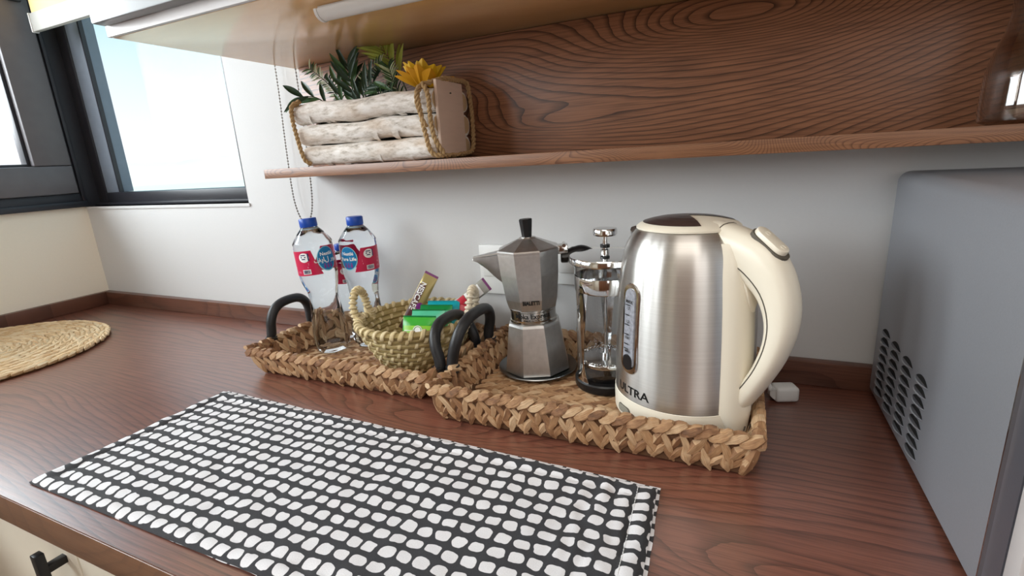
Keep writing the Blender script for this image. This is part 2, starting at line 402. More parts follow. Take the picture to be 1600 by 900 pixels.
# rear wall behind the camera; unseen brown panels added to darken the kettle's reflection
struct(obj('wall_rear', MB().box(-.1, FX+.1, FY-.12, FY, FL, CE), M_walllit, smooth=False))
dr = bpy.data.objects.new('reflection_panels', None); COL.objects.link(dr); struct(dr)
for k in range(3): obj('reflection_panel', MB().box(1.08+.66*k, 1.08+.66*(k+1)-.006, FY+.001, FY+.035, FL+.002, 1.32, .004), M_reflpanel, dr)

# window 1 (back wall)
w1 = bpy.data.objects.new('window_1', None); COL.objects.link(w1); struct(w1)
wm = MB(); y0, y1 = 0.034, 0.085
wm.box(-.0595, .004, .0005, y1, WZ0+.001, WZ1-.001).box(0.004, .046, y0, y1, WZ0+.001, WZ1-.001, .002).box(.046, WX1-.001, y0, y1, WZ0+.001, .318, .002).box(.62, WX1-.001, y0, y1, .318, WZ1-.001, .002).box(.046, .62, y0, y1, WZ1-.04, WZ1-.001, .002)
obj('window_frame', wm, M_frame, w1)
obj('lip', MB().box(.004, .66, .022, .034, WZ0+.001, .291, .001), M_frame, w1)
obj('glazing_bead', MB().prism([(.046, y0+.004), (.088, y0+.014), (.088, y1), (.046, y1)], .3185, WZ1-.042), M_bead, w1, smooth=False)
obj('seal_strip', MB().box(.088, .094, .046, .056, .3185, WZ1-.042), M_frame, w1, smooth=False)
obj('pane', MB().box(.09, .622, .062, .066, .3185, WZ1-.04), M_pane, w1, smooth=False)
obj('sill_line', MB().box(.004, WX1+.004, -.003, .03, WZ0-.007, WZ0), M_wall, w1, smooth=False)
# window 2 (left wall): fixed frame, opening sash, pane, handle
w2 = bpy.data.objects.new('window_2', None); COL.objects.link(w2); struct(w2)
F = MB()
F.box(-.06, .008, LY0+.002, -.001, WZ0+.001, .322, .002).box(-.06, .008, -.017, -.001, .322, WZ1-.002, .002).box(-.06, .008, LY0+.002, -.017, WZ1-.04, WZ1-.002, .002).box(-.06, .008, LY0+.002, LY0+.04, .322, WZ1-.04, .002).box(-.06, .008, -.86, -.82, .322, WZ1-.04, .002).box(-.06, .008, -1.70, -1.66, .322, WZ1-.04, .002)
obj('window_frame', F, M_frame, w2)
obj('frame_lip', MB().box(.008, .016, LY0+.002, -.001, WZ0+.001, .300, .001).box(.008, .014, -.010, -.001, .300, WZ1-.01, .001), M_frame, w2)
for nm, (a, bb) in (('sash', (-.018, -.818)), ('sash', (-.862, -1.658)), ('sash', (-1.702, -2.508))):
    s_ = MB().box(-.045, .022, bb, a, .323, .397, .003).box(-.045, .022, bb, a, WZ1-.115, WZ1-.042, .003).box(-.045, .022, a-.082, a, .398, WZ1-.116, .003).box(-.045, .022, bb, bb+.082, .398, WZ1-.116, .003)
    so = obj(nm, s_, M_sash, w2)
    obj('bead', MB().box(-.02, .006, a-.090, a-.082, .397, WZ1-.116, .001).box(-.02, .006, bb+.082, a-.090, .397, .404, .001), M_frame, so)
    obj('pane', MB().box(-.022, -.018, bb+.08, a-.08, .395, WZ1-.114), M_pane, so, smooth=False)
    if a > -.1:
        obj('handle', MB().box(.022, .034, -.062, -.034, .795, .90, .004).box(.034, .052, -.056, -.040, .800, .82, .004).box(.046, .056, -.056, -.040, .80, .93, .004), M_frame, so)
# upstands
U = MB().box(.0185, 2.9, -.018, -.0005, .0005, .037, .001)
struct(obj('trim_1', U, M_upstand))
struct(obj('trim_2', MB().box(.0005, .018, -1.6, -.0005, .0005, .037, .001), M_upstand2))
# outside: pale ground and far hazy hills
M_gr = pm('pale_sand', srgb(248, 238, 220), 0.9, nscale=0.01, namt=0.1)
M_hill = pm('hazy_hill', srgb(244, 228, 216), 0.95, nscale=0.02, namt=0.10)
g = MB(); g.add([(-2500, 5, -9), (600, 5, -9), (600, 2600, -9), (-2500, 2600, -9)], [(0, 1, 2, 3)])
struct(obj('ground', g, M_gr, smooth=False))
h = MB(); N = 70
ring0 = []; 
for j, (d, e) in enumerate(((900, 0), (980, .5), (1080, 1.0), (1200, .8), (1400, 0))):
    for i in range(N+1):
        a = R(60+120*i/N)
        hh = e*(34+26*NZ.noise(V((i*.16, 0, 3.1)))+9*NZ.noise(V((i*.6, j*.7, 1))))
        h.v.append((1.7+d*cos(a), d*sin(a), -9+hh)); h.uv.append((0, 0))
for j in range(4):
    for i in range(N): h.f.append((j*(N+1)+i, j*(N+1)+i+1, (j+1)*(N+1)+i+1, (j+1)*(N+1)+i))
struct(obj('hills', h, M_hill))

# ================================================================== FITTED FURNITURE
ct = MB().prism([(.001, -.001), (.001, -1.6), (.62, -1.6), (.62, -.6), (2.9, -.6), (2.9, -.001)], -.038, 0)
bm = bmesh.new()
t = thing('countertop', 'dark reddish wood grain kitchen countertop running along the white wall', 'countertop')
obj('slab', ct, M_counter, t, smooth=False)
obj('edge_band', MB().box(.6205, 2.9, -.6015, -.6, -.038, -.0006, .0005).box(.62, .6215, -1.6, -.6, -.038, -.0006), M_edge, t, label='paler brown wood front edge')
t = thing('base_cabinet', 'cream base cabinet under the wooden countertop', 'cabinet', (0, 0, 0))
obj('carcass', MB().box(.66, 2.88, -.556, -.02, -.86, -.0385), M_cream, t, smooth=False)
obj('plinth', MB().box(.66, 2.88, -.53, -.05, -.9, -.86), M_cream, t, smooth=False)
xs = [.665, .99, 1.44, 1.89, 2.34, 2.86]
for i in range(5):
    d = obj('door', MB().box(xs[i], xs[i+1]-.004, -.575, -.557, -.855, -.045, .0015), M_cream, t)
    hx = xs[i+1]-.033
    hb = MB().box(hx-.006, hx+.006, -.603, -.593, -.205, -.075, .0015)
    hb.box(hx-.005, hx+.005, -.594, -.5745, -.105, -.095, .001).box(hx-.005, hx+.005, -.594, -.5745, -.185, -.175, .001)
    obj('bar_handle', hb, M_black, d, label='matt black bar handle')
# wood backsplash + shelf
t = tag(obj('backsplash_panel', MB().box(.896, 2.6, -.0145, -.0005, .355, .5435, .0008), M_panel), 'brown oak-grained panel on the wall behind the shelf', 'wall panel')
t = tag(obj('wall_shelf', MB().box(.880, 2.6, -.122, -.0005, .3375, .3545, .0008), M_shelf), 'narrow brown wooden wall shelf carrying the birch log planter', 'shelf')
# wall cabinet
t = thing('wall_cabinet', 'white wall cabinet hanging above the wooden shelf', 'cabinet', (0, 0, 0))
obj('carcass', MB().box(.896, 2.6, -.325, -.0005, .5625, 1.3), M_cabw, t, smooth=False)
obj('bottom_panel', MB().box(.880, 2.6, -.3315, -.0005, .5445, .562, .0005), M_under, t, label='glossy beige underside')
obj('front_rail', MB().box(.879, 2.6, -.3375, -.332, .5445, .566, .0005), M_rail, t)
for i in range(4):
    obj('door', MB().box(.882+i*.43, .882+(i+1)*.43-.003, -.356, -.338, .5575, 1.3, .002), M_cabw, t)
# under-cabinet lamp
t = thing('cabinet_lamp', 'white tube lamp mounted under the wall cabinet', 'lamp', (1.206, -.27, .5445))
obj('mount', MB().box(.004, .9, -.008, .018, -.004, -.0003, .001), M_white, t)
prof = [(y, z) for y, z in [(.012*cos(a), -.004-.012*sin(a)) for a in [pi*i/12 for i in range(13)]]]
obj('diffuser', MB().loft([[(x, y, z) for y, z in prof] for x in (.006, .9)]), M_white, t)
obj('end_cap', MB().loft([[(x, y*s_, -.004+(z+.004)*s_) for y, z in prof] for x, s_ in ((0, .9), (.002, 1.06), (.006, 1.06))]), M_white, t)
# roller blind and its chain
M_fab = pm('blind_fabric', srgb(236, 206, 150), 0.85, nscale=500, namt=0.05)  # cream cloth yellowed, daylight shining through is put into its colour
t = thing('roller_blind', 'cream roller blind half lowered over the window beside the cabinet', 'blind', (.055, -.032, 0))
obj('fabric', MB().box(.004, .64, -.0012, 0, .755, 1.22), M_fab, t, smooth=False)
obj('bottom_bar', MB().box(.001, .643, -.007, .006, .723, .766, .003), M_bar, t)
obj('end_cap', MB().box(-.004, .001, -.008, .007, .722, .767, .002), M_white, t)
obj('tube', MB().tube([(0, 0, 1.24), (.65, 0, 1.24)], .02, 16), M_white, t)
pts = []
def chain_pts(P, step=.0058):
    out = []; acc = 0
    for a, b_ in zip(P, P[1:]):
        L = (b_-a).length; d_ = -acc
        while d_+step <= L:
            d_ += step; out.append(a.lerp(b_, d_/L))
        acc = L-d_
    return out
lp = catmull([(.833, -.012, 1.2), (.833, -.012, .8), (.832, -.012, .54), (.826, -.012, .40), (.824, -.012, .30), (.834, -.013, .255), (.850, -.014, .240), (.866, -.013, .252), (.878, -.012, .30), (.884, -.012, .42), (.886, -.012, .54), (.886, -.012, .8), (.886, -.012, 1.2)], 10)
M_bead2 = pm('chain_beads', srgb(128, 124, 120), 0.35, 0.4, nscale=300, namt=0.1)
cb = MB()
for p in chain_pts(lp, .0062):
    o_ = len(cb.v); r_ = .0021
    cb.add([p+V((0, 0, r_))]+[p+V((r_*sin(th)*cos(f), r_*sin(th)*sin(f), r_*cos(th))) for th in (pi*.3, pi*.7) for f in [2*pi*q/6 for q in range(6)]]+[p-V((0, 0, r_))],
           [(0, 1+q, 1+(q+1) % 6) for q in range(6)]+[(1+q, 7+q, 7+(q+1) % 6, 1+(q+1) % 6) for q in range(6)]+[(13, 7+(q+1) % 6, 7+q) for q in range(6)])
t = thing('bead_chain', 'hanging grey bead chain loop of the blind beside the window', 'chain', (.85, -.012, .24))
o = stuff(obj('beads', cb.map(lambda p: p-V((.85, -.012, .24))), M_bead2, t))
obj('cord', MB().tube([p-V((.85, -.012, .24)) for p in lp], .0006, 5), M_bead2, t)
# wall sockets
for nm, lab, (x0, x1, z0, z1) in (('wall_socket', 'white wall socket plate behind the metal spout of the coffee pot', (1.264, 1.405, .107, .199)),
                                  ('wall_socket', 'white wall socket plate behind the black pot handle and glass press', (1.411, 1.56, .132, .199))):
    t = thing(nm, lab, 'socket', ((x0+x1)/2, -.0005, (z0+z1)/2)); w_, h_ = (x1-x0)/2, (z1-z0)/2
    obj('plate', MB().box(-w_, w_, -.009, 0, -h_, h_, .002), M_white, t)
    obj('rocker_switch', MB().box(-w_+.008, -w_+.04, -.012, -.0092, -.012, h_-.014, .001), M_white, t)
    obj('outlet', MB().box(-.005, .03, -.0105, -.0092, -.02, .018, .001), M_white, t)

# ================================================================== WOVEN TRAYS
LEAF = leafset('strand', M_hya); LEAFR = leafset('strand', M_hya, sharp=.42)
def tray(label, x0, x1, y0, y1, H, flare, hl, hr):
    """outer rim box x0..x1, y0..y1 at height H"""
    cx, cy = (x0+x1)/2, (y0+y1)/2
    t = thing('woven_tray', label, 'tray', (cx, cy, 0))
    X0, X1, Y0, Y1 = x0-cx+.006, x1-cx-.006, y0-cy+.006, y1-cy-.006
    core = MB(); b_ = .014
    def ringpts(e, z): return [(X0+e, Y0+e*.45, z), (X1-e, Y0+e*.45, z), (X1-e, Y1-e*.45, z), (X0+e, Y1-e*.45, z)]
    core.loft([[V(p)+V(q) for p, q in zip(ringpts(flare, .003), ((-.002, -.002, 0), (.002, -.002, 0), (.002, .002, 0), (-.002, .002, 0)))],
               [V(p)+V(q) for p, q in zip(ringpts(0, H-.006), ((-.002, -.002, 0), (.002, -.002, 0), (.002, .002, 0), (-.002, .002, 0)))],
               [V(p)+V(q) for p, q in zip(ringpts(0, H-.006), ((.002, .002, 0), (-.002, .002, 0), (-.002, -.002, 0), (.002, -.002, 0)))],
               [V(p)+V(q) for p, q in zip(ringpts(flare, .005), ((.002, .002, 0), (-.002, .002, 0), (-.002, -.002, 0), (.002, -.002, 0)))]])
    obj('core', core, M_core, t, smooth=False)
    wall = Weave(); rim = Weave(); flo = Weave()
    crn = [0, 1, 2, 3]
    for k in crn:
        b0 = [V(p) for p in ringpts(flare, .0)]; t0 = [V(p) for p in ringpts(0, H)]
        pb, qb = b0[k], b0[(k+1) % 4]; pt, qt = t0[k], t0[(k+1) % 4]
        L = (qt-pt).length; ncol = max(4, round(L/.0218)); al = (qt-pt).normalized()
        nrm = al.cross(((pt+qt)/2-(pb+qb)/2).normalized())
        for c in range(ncol):
            for s_ in (0, 1):
                u = (c+.25+.5*s_)/ncol
                lo = pb.lerp(qb, u); hi = pt.lerp(qt, u); up = (hi-lo).normalized()
                sg = 1 if s_ == 0 else -1
                pri = {0: 0, 3: 1, 1: 2, 2: 3}[k]
                tl = R(27+rnd.uniform(-5, 5))*sg
                d = up*cos(tl)+al*sin(tl)
                pos = lo.lerp(hi, .60)+nrm*rnd.uniform(-.0015, .002)
                wall.put(pos, d, nrm+al*rnd.uniform(-.25, .25), H*.80*rnd.uniform(.92, 1.15), .0132*rnd.uniform(.85, 1.15), .0118, pri)
                tl = -R(30+rnd.uniform(-8, 8))*sg
                d = up*cos(tl)+al*sin(tl)
                u2 = (c+.5*s_)/ncol
                pos = pb.lerp(qb, u2).lerp(pt.lerp(qt, u2), .30)+nrm*rnd.uniform(-.001, .002)
                wall.put(pos, d, nrm+al*rnd.uniform(-.25, .25), H*.55*rnd.uniform(.9, 1.12), .0125*rnd.uniform(.85, 1.15), .0120, pri)
        nr = max(6, round(L/.0152))
        for c in range(nr):
            u = (c+.5)/nr; hi = pt.lerp(qt, u)+V((0, 0, -.004+rnd.uniform(-.0012, .0012)))
            d = al*.80+V((0, 0, .44))+nrm*rnd.uniform(-.15, .15)
            rim.put(hi, d, nrm+V((0, 0, .8)), .0255*rnd.uniform(.95, 1.12), .0150, .0165)
        # tall lump that closes each corner
        wall.put(b0[k].lerp(t0[k], .46), t0[k]-b0[k], nrm, H*.95, .016, .014, -1)
    # floor: plaited rows along x
    fx0, fx1, fy0, fy1 = X0+flare+.006, X1-flare-.006, Y0+flare*.45+.006, Y1-flare*.45-.006
    rows = round((fy1-fy0)/.0215); pit = .0205; ncol = round((fx1-fx0)/pit)
    for r_ in range(rows):
        yc = fy0+(r_+.5)*(fy1-fy0)/rows
        for c in range(ncol):
            for s_ in (0, 1):
                x = fx0+(c+.35+.5*s_*0+rnd.uniform(-.06, .06)+(.5 if s_ else 0)*.9)*(fx1-fx0)/ncol
                if x > fx1-.004: continue
                sg = 1 if s_ else -1
                tl = R(26)*sg
                flo.put((x, yc+sg*.0052, .0065), (cos(tl), -sin(tl), 0.10), (0, rnd.uniform(-.2, .2), 1), .035*rnd.uniform(.9, 1.15), .0132*rnd.uniform(.88, 1.12), .0098, yc)
    stuff(obj('floor_backing', MB().box(fx0-.006, fx1+.006, fy0-.006, fy1+.006, .0012, .0045), M_core, t, smooth=False))
    wall.build('wall_strand', LEAF, M_hya, t); rim.build('rim_strand', LEAFR, M_hya, t); flo.build('floor_strand', LEAF, M_hya, t)
    for sx_, (ya, yb, top, lean) in ((X0, hl), (X1, hr)):
        if top is None: continue
        ya -= cy; yb -= cy; ym = (ya+yb)/2
        sg = -1 if sx_ < 0 else 1
        hw_ = (yb-ya)/2; arc = []
        for q in range(13):
            th = pi*q/12; e_ = sin(th)**.8 if 0 < q < 12 else 0.0
            arc.append((sx_+sg*.004*(1-e_)+lean*e_, ym-hw_*math.copysign(abs(cos(th))**.75, cos(th)), H+.012+(top-H-.020)*e_))
        P = catmull([(sx_+sg*.006, ya-.003, H*.5), (sx_+sg*.005, ya-.002, H-.004)]+arc+[(sx_+sg*.005, yb+.002, H-.004), (sx_+sg*.006, yb+.003, H*.5)], 4)
        hd = obj('handle', MB().tube(P, [.0088*(.72+.28*min(1, min(i, len(P)-1-i)/7)) for i in range(len(P))], 12), M_handle, t, label='black arched handle')
        for yy in (ya-.003, yb+.003):
            tie = MB()
            for q in range(3): tie.tube([(sx_+sg*.003+.009*cos(a), yy+.010*sin(a), H-.006+.004*q) for a in [2*pi*i/12 for i in range(12)]], .0016, 6, closed=True)
            obj('tie', tie, M_handle, hd)
    return t
tray('woven tray holding the water bottles and the small seagrass basket', .905, 1.298, -.254, -.024, .047, .026, (-.190, -.095, .117, 0.0), (-.216, -.106, .116, -.012))
tray('larger woven tray holding the kettle and the coffee makers', 1.316, 1.738, -.289, -.0245, .051, .016, (-.214, -.094, .128, .010), (-.20, -.10, None, 0))

# ================================================================== ROUND PLACEMAT
LEAFM = leafset('strand', M_mat)
mx, my, mr = .236, -.386, .232
t = thing('placemat', 'round braided straw placemat lying on the counter in the corner', 'placemat', (mx, my, 0))
obj('backing', MB().lathe([(.0, .001), (mr-.006, .001), (mr-.004, .003), (.0, .004)], 64, False, False), M_core2, t)
wv = Weave(); rings_ = 12
for k in range(rings_):
    r_ = mr-.010-k*(mr-.012)/rings_
    n_ = max(4, round(2*pi*r_/.0185))
    for i in range(n_):
        for s_ in (-1, 1):
            a = 2*pi*(i+(.25 if s_ > 0 else -.25)*1.0+rnd.uniform(-.08, .08))/n_
            rr_ = r_+s_*.0042
            er, et = V((cos(a), sin(a), 0)), V((-sin(a), cos(a), 0))
            d = et*cos(R(17))-er*s_*sin(R(17))+V((0, 0, .04))
            vis = (er.x*.4+er.y*-.2)
            wv.put(er*rr_+V((0, 0, .0068+rnd.uniform(-.0008, .0012))), d, V((0, 0, 1))+er*.25*s_, .0265*rnd.uniform(.95, 1.1), .0098, .0098, k-vis*6+(0 if (mx+rr_*cos(a)) > .03 else 30))
wv.build('strand', LEAFM, M_mat, t, 300)

# ================================================================== TEA TOWEL
m, nt, b = newmat('towel_print'); M_towel = m
tc = nd(nt, 'TexCoord'); nzA = nd(nt, 'TexNoise', {'Vector': tc.outputs['UV'], 'Scale': 42.0, 'Detail': 1.0})
nzB = nd(nt, 'TexNoise', {'Vector': tc.outputs['UV'], 'Scale': 120.0, 'Detail': 1.0})
s = nd(nt, 'SeparateXYZ', {0: tc.outputs['UV']}); na = nd(nt, 'SeparateColor', {0: nzA.outputs[1]}); nb = nd(nt, 'SeparateColor', {0: nzB.outputs[1]})
def cell(c, per, k1, k2, ph):
    v = math_(nt, 'DIVIDE', c, per); v = math_(nt, 'ADD', v, math_(nt, 'MULTIPLY', math_(nt, 'SUBTRACT', k1, .5), 0.42))
    v = math_(nt, 'ADD', v, math_(nt, 'MULTIPLY', math_(nt, 'SUBTRACT', k2, .5), 0.16)); return math_(nt, 'ADD', v, ph)
u = cell(s.outputs[0], .0190, na.outputs[0], nb.outputs[0], 0.1); v = cell(s.outputs[1], .0185, na.outputs[1], nb.outputs[1], 0.3)
du = math_(nt, 'ABSOLUTE', math_(nt, 'SUBTRACT', math_(nt, 'FRACT', u), .5)); dv = math_(nt, 'ABSOLUTE', math_(nt, 'SUBTRACT', math_(nt, 'FRACT', v), .5))
dd = math_(nt, 'ADD', math_(nt, 'POWER', math_(nt, 'DIVIDE', du, .398), 3.2), math_(nt, 'POWER', math_(nt, 'DIVIDE', dv, .330), 3.2))
fac = nd(nt, 'MapRange', {0: dd, 1: 0.92, 2: 1.08})
fib = nd(nt, 'TexNoise', {'Vector': tc.outputs['UV'], 'Scale': 900.0, 'Detail': 2.0})
wht = mixc(nt, fib.outputs[0], srgb(212, 210, 214), srgb(240, 239, 241)); blk = mixc(nt, fib.outputs[0], srgb(34, 34, 38), srgb(58, 58, 62))
nt.links.new(mixc(nt, fac.outputs[0], wht, blk), b.inputs['Base Color']); b.inputs['Roughness'].default_value = .9
b.inputs['Sheen Weight'].default_value = .1
bump(nt, b, fib.outputs[0], 0.35, 0.0006)
TL, TRr, BL, BR = V((.937, -.322)), V((1.636, -.334)), V((.932, -.576)), V((1.646, -.572))
def tsurf(u, v, top=0.0):
    """u along x 0..1, v from the back edge (0) to the front edge (1)"""
    p = TL.lerp(TRr, u).lerp(BL.lerp(BR, u), v)
    wob = .0028*NZ.noise(V((u*7, v*3, 2.0)))
    if u < .02 or u > .98: p.x += .004*NZ.noise(V((v*6, u*9, 5)))
    eu = min(u, 1-u)*.70; ev = min(v, 1-v)*.25
    e = min(eu, ev)
    z = .0052+.0016*NZ.noise(V((u*16, v*7, .3)))+.0009*NZ.noise(V((u*42, v*17, 1.3)))
    # puckered hems: a thicker band along the edges with a groove inside it
    hem = math.exp(-((e-.010)/.006)**2)*.0016-math.exp(-((e-.021)/.0028)**2)*.0018
    z += hem*(1+.6*NZ.noise(V((u*60, v*26, 4))))
    # soft folds near the right end
    z += .0022*math.exp(-((u-.93)/.05)**2)*NZ.noise(V((u*60, v*10, 8)))*1.6
    if e < .004: z *= .55+.45*e/.004
    return V((p.x, p.y+wob*.3, z+top))
nu, nv = 200, 76; tb = MB(); vs = []; uvs = []; fs = []
for j in range(nv+1):
    for i in range(nu+1):
        vs.append(tsurf(i/nu, j/nv)); uvs.append((i/nu*.705, j/nv*.252))
for j in range(nv):
    for i in range(nu): fs.append((j*(nu+1)+i, j*(nu+1)+i+1, (j+1)*(nu+1)+i+1, (j+1)*(nu+1)+i))
# underside skirt down to the counter
brd = [i for i in range(nu+1)]+[j*(nu+1)+nu for j in range(1, nv+1)]+[nv*(nu+1)+i for i in range(nu-1, -1, -1)]+[j*(nu+1) for j in range(nv-1, 0, -1)]
o0 = len(vs)
for q in brd: vs.append(V((vs[q].x, vs[q].y, .0008))); uvs.append(uvs[q])
for a in range(len(brd)):
    a2 = (a+1) % len(brd); fs.append((brd[a], brd[a2], o0+a2, o0+a))
tb.add(vs, fs, uvs)
t = thing('tea_towel', 'black tea towel printed with rounded white blocks lying on the counter', 'tea towel', (0, 0, 0))
obj('cloth', tb, M_towel, t)
# lower layer of the fold showing past the edges
lb = MB(); vs = []; uvs = []; fs = []; nu2, nv2 = 60, 20
for j in range(nv2+1):
    for i in range(nu2+1):
        u_, v_ = i/nu2, j/nv2; p = V((.941, -.3175)).lerp(V((1.6385, -.331)), u_).lerp(V((.929, -.5745)).lerp(V((1.6505, -.574)), u_), v_)
        vs.append((p.x+.002*NZ.noise(V((v_*8, u_*3, 1))), p.y+.0016*NZ.noise(V((u_*22, v_*2, 5))), .0016+.0006*NZ.noise(V((u_*30, v_*12, 2))))); uvs.append((u_*.705+.011, v_*.256+.006))
for j in range(nv2):
    for i in range(nu2): fs.append((j*(nu2+1)+i, j*(nu2+1)+i+1, (j+1)*(nu2+1)+i+1, (j+1)*(nu2+1)+i))
obj('under_fold', lb.add(vs, fs, uvs), M_towel, t)
st = MB()
for q in range(60):
    v_ = .03+.94*q/60; a = tsurf(.972, v_, .0004); c = tsurf(.972, v_+.011, .0004); st.tube([a, a.lerp(c, .5)+V((0, 0, .0003)), c], .0004, 5)
stuff(obj('hem_stitching', st, M_wprint, t))

# ================================================================== WATER BOTTLES
BP = [(0.0, .006), (.012, .0055), (.020, .0015), (.0265, .0005), (.0300, .004), (.0322, .012), (.0330, .024), (.0328, .040), (.0305, .060), (.0280, .078), (.0268, .092), (.0270, .104), (.0292, .120), (.0322, .134), (.0340, .146), (.0344, .152),
      (.0344, .197), (.0348, .201), (.0340, .205), (.0346, .208), (.0338, .2105), (.0285, .2185), (.0222, .2275), (.0160, .2345), (.0140, .237), (.0132, .241), (.0132, .246), (0.0, .246)]
def resample(prof, seg=.0045):
    out = []
    for (r0, z0), (r1, z1) in zip(prof, prof[1:]):
        L = math.hypot(r1-r0, z1-z0); k = max(1, round(L/seg))
        for i in range(k): out.append((r0+(r1-r0)*i/k, z0+(z1-z0)*i/k))
    out.append(prof[-1]); return out
def bottle(label, loc, az0, sc=1.0, tilt=(0, 0), crump=0.0, seed=0, script='ar', bx=.010):
    t = thing('water_bottle', label, 'bottle', loc)
    t.rotation_euler = (tilt[0], tilt[1], 0); t.scale = (sc, sc, sc)
    mb = MB().lathe(resample(BP), 56, False, False)
    def dent(p):
        r = math.hypot(p.x, p.y)
        if r < 1e-5: return p
        a = math.atan2(p.y, p.x); k = 1.0
        if p.z < .055: k *= 1-(.055-p.z)/.055*.07*(0.5+0.5*cos(5*a+seed))
        if .055 < p.z < .145:
            e = sin(pi*(p.z-.055)/.09); k += crump*e*(NZ.noise(V((cos(a)*1.6, sin(a)*1.6, p.z*30+seed))))-.03*e*(0.5+.5*cos(6*a+p.z*60))
        if .208 < p.z < .23: k += .012*cos(8*a)
        return V((p.x*k, p.y*k, p.z))
    obj('body', mb.map(dent), M_water, t)
    cp = [(0, .2475), (.0142, .2475), (.0150, .2490), (.0150, .2620), (.0142, .2635), (0, .2635)]
    c = MB(); n = 96
    c.lathe([(r+0.0, z-.011) for r, z in cp], n, False, False)
    c.map(lambda p: V((p.x*(1+.025*(round(math.atan2(p.y, p.x)*n/2/pi) % 2 if math.hypot(p.x, p.y) > .0145 else 0)), p.y*(1+.025*(round(math.atan2(p.y, p.x)*n/2/pi) % 2 if math.hypot(p.x, p.y) > .0145 else 0)), p.z)))
    obj('cap', c, M_cap, t)
    obj('neck_ring', MB().lathe([(.0133, .2315), (.0162, .232), (.0162, .2345), (.0133, .235)], 40, False, False), M_neck, t)
    RL = .0350
    for q in (0, 1):
        ac = az0+q*pi
        def shp(u, v):
            x = u*.0285; y = v*.0225
            sg = 1 if bx > 0 else -1
            if u*sg > .45: x += sg*(-.006*max(0, v)+.0085*max(0, -v))*(u*sg-.45)/.55   # the edge beside the logo sweeps out at the foot
            return (x, y)
        lb_ = obj('label_band', on_cyl(patch(1, 1, 24, 6, .0001, shp), RL, ac, .1745), M_red, t)
        def dec(nm, mbx, x, y, mt, th=.0004): obj(nm, on_cyl(mbx.map(lambda p: V((p.x+x, p.y+y, p.z+th))), RL, ac, .1745), mt, lb_)
        dec('badge', patch(1, 1, 10, 8, .0001, disc_shape(.0100, .0085)), bx, .0105, M_wprint)
        bd = MB()
        for a_, b_, w_ in ((0, .0045, .009), (0, .001, .010), (0, -.0025, .007)): bd.box(a_-w_/2-.001, a_+w_/2-.001, b_-.0009, b_+.0009, 0, .0001)
        bd.box(.0072, .0095, -.006, .0075, 0, .0002)
        dec('badge_print', bd, bx, .0105, M_navy, .0007)
        ln = MB()
        for k in range(3): ln.box(-.022, .015, -.0002-.0016*k, .0004-.0016*k, 0, .0001)
        ln.box(-.021, .013, -.0085, -.0060, 0, .0001)
        ln.add(*(lambda g: (g.v, g.f))(text_mb('1.5L', .005).map(lambda p: p+V((bx-.016 if bx > 0 else bx+.020, -.0155, 0)))))
        ln.add(*(lambda g: (g.v, g.f))(text_mb('water', .0045).map(lambda p: p+V((.012, -.017, 0)))) if 0 else ([], []))
        dec('small_print', ln, 0, 0, M_pink)
        dec('barcode', patch(.0155, .0085, 6, 2, 0), bx+.001, -.0155, M_wprint)
        bc = MB(); x = -.0065
        rb = random.Random(3)
        while x < .006:
            w_ = rb.choice((.0004, .0007, .0011)); bc.box(x, x+w_, -.003, .0033, 0, .0001); x += w_+rb.choice((.0005, .0008))
        dec('barcode_bars', bc, bx+.001, -.0155, M_navy, .0007)
        # round logo beside the band
        al = az0+(R(79) if q == 0 else R(-78))
        def dec2(nm, mbx, x, y, mt, th, par): return obj(nm, on_cyl(mbx.map(lambda p: V((p.x+x, p.y+y, p.z+th))), RL, al, .178), mt, par)
        rim_ = dec2('logo_rim', patch(1, 1, 16, 12, 0, disc_shape(.0180, .0225)), 0, 0, M_rimblue, .0001, t)
        dec2('logo_disc', patch(1, 1, 16, 12, 0, disc_shape(.0165, .0210)), 0, .0006, M_blue, .0004, rim_)
        dec2('brand_word', text_mb('Nestl\u00e9', .0088, bold=.0002), 0, .0092, M_wprint, .0007, rim_)
        if script == 'ar' and q == 0:
            tx = text_mb('\ufef4\ufe8e\ufedf \ufead\ufeee\ufef4\ufe91'[::1], .0105, bold=.0002)
            tx = text_mb('\ufed2\ufef3\u0627\u0644 \u0631\ufeee\ufef4\ufe91', .0115, bold=.0002)
        else: tx = text_mb('Pure Life', .0088, bold=.0003)
        dec2('name_word', tx, 0, -.0010, M_wprint, .0007, rim_)
        fg = MB()
        for k in range(3):
            x = -.006+.006*k
            fg.add(*(lambda g: (g.v, g.f))(patch(1, 1, 6, 4, 0, disc_shape(.0014, .0016)).map(lambda p: p+V((x, .0016, 0)))))
            fg.add([(x-.0022, -.0005, 0), (x+.0022, -.0005, 0), (x+.0012, -.006, 0), (x-.0012, -.006, 0)], [(0, 1, 2, 3)])
        dec2('figures', fg, 0, -.0110, M_purple, .0007, rim_)
    return t
M_navy = pm('navy_print', srgb(40, 44, 92), 0.5)
M_rimblue = pm('logo_rim_pale', srgb(150, 214, 226), 0.35)
M_neck = pm('neck_plastic', srgb(190, 220, 236), 0.15, nscale=30, namt=0.03, trans=0.6)
G = 'water bottles on the woven tray'
# camera-facing azimuth of the left pair is about -44 degrees
bottle('crumpled water bottle leaning left at the front of the tray', (.999, -.131, .0125), R(-44-46), 1.0, (R(0), R(-4.2)), .10, 1, 'ar', .008)['group'] = G
bottle('upright water bottle next to the seagrass basket', (1.0465, -.082, .0125), R(-44+38), .985, (0, 0), .05, 4, 'en', -.008)['group'] = G
bottle('smallest water bottle standing behind the other two', (.9795, -.058, .0125), R(-44+2), .76, (0, 0), .03, 7, 'en', -.002)['group'] = G

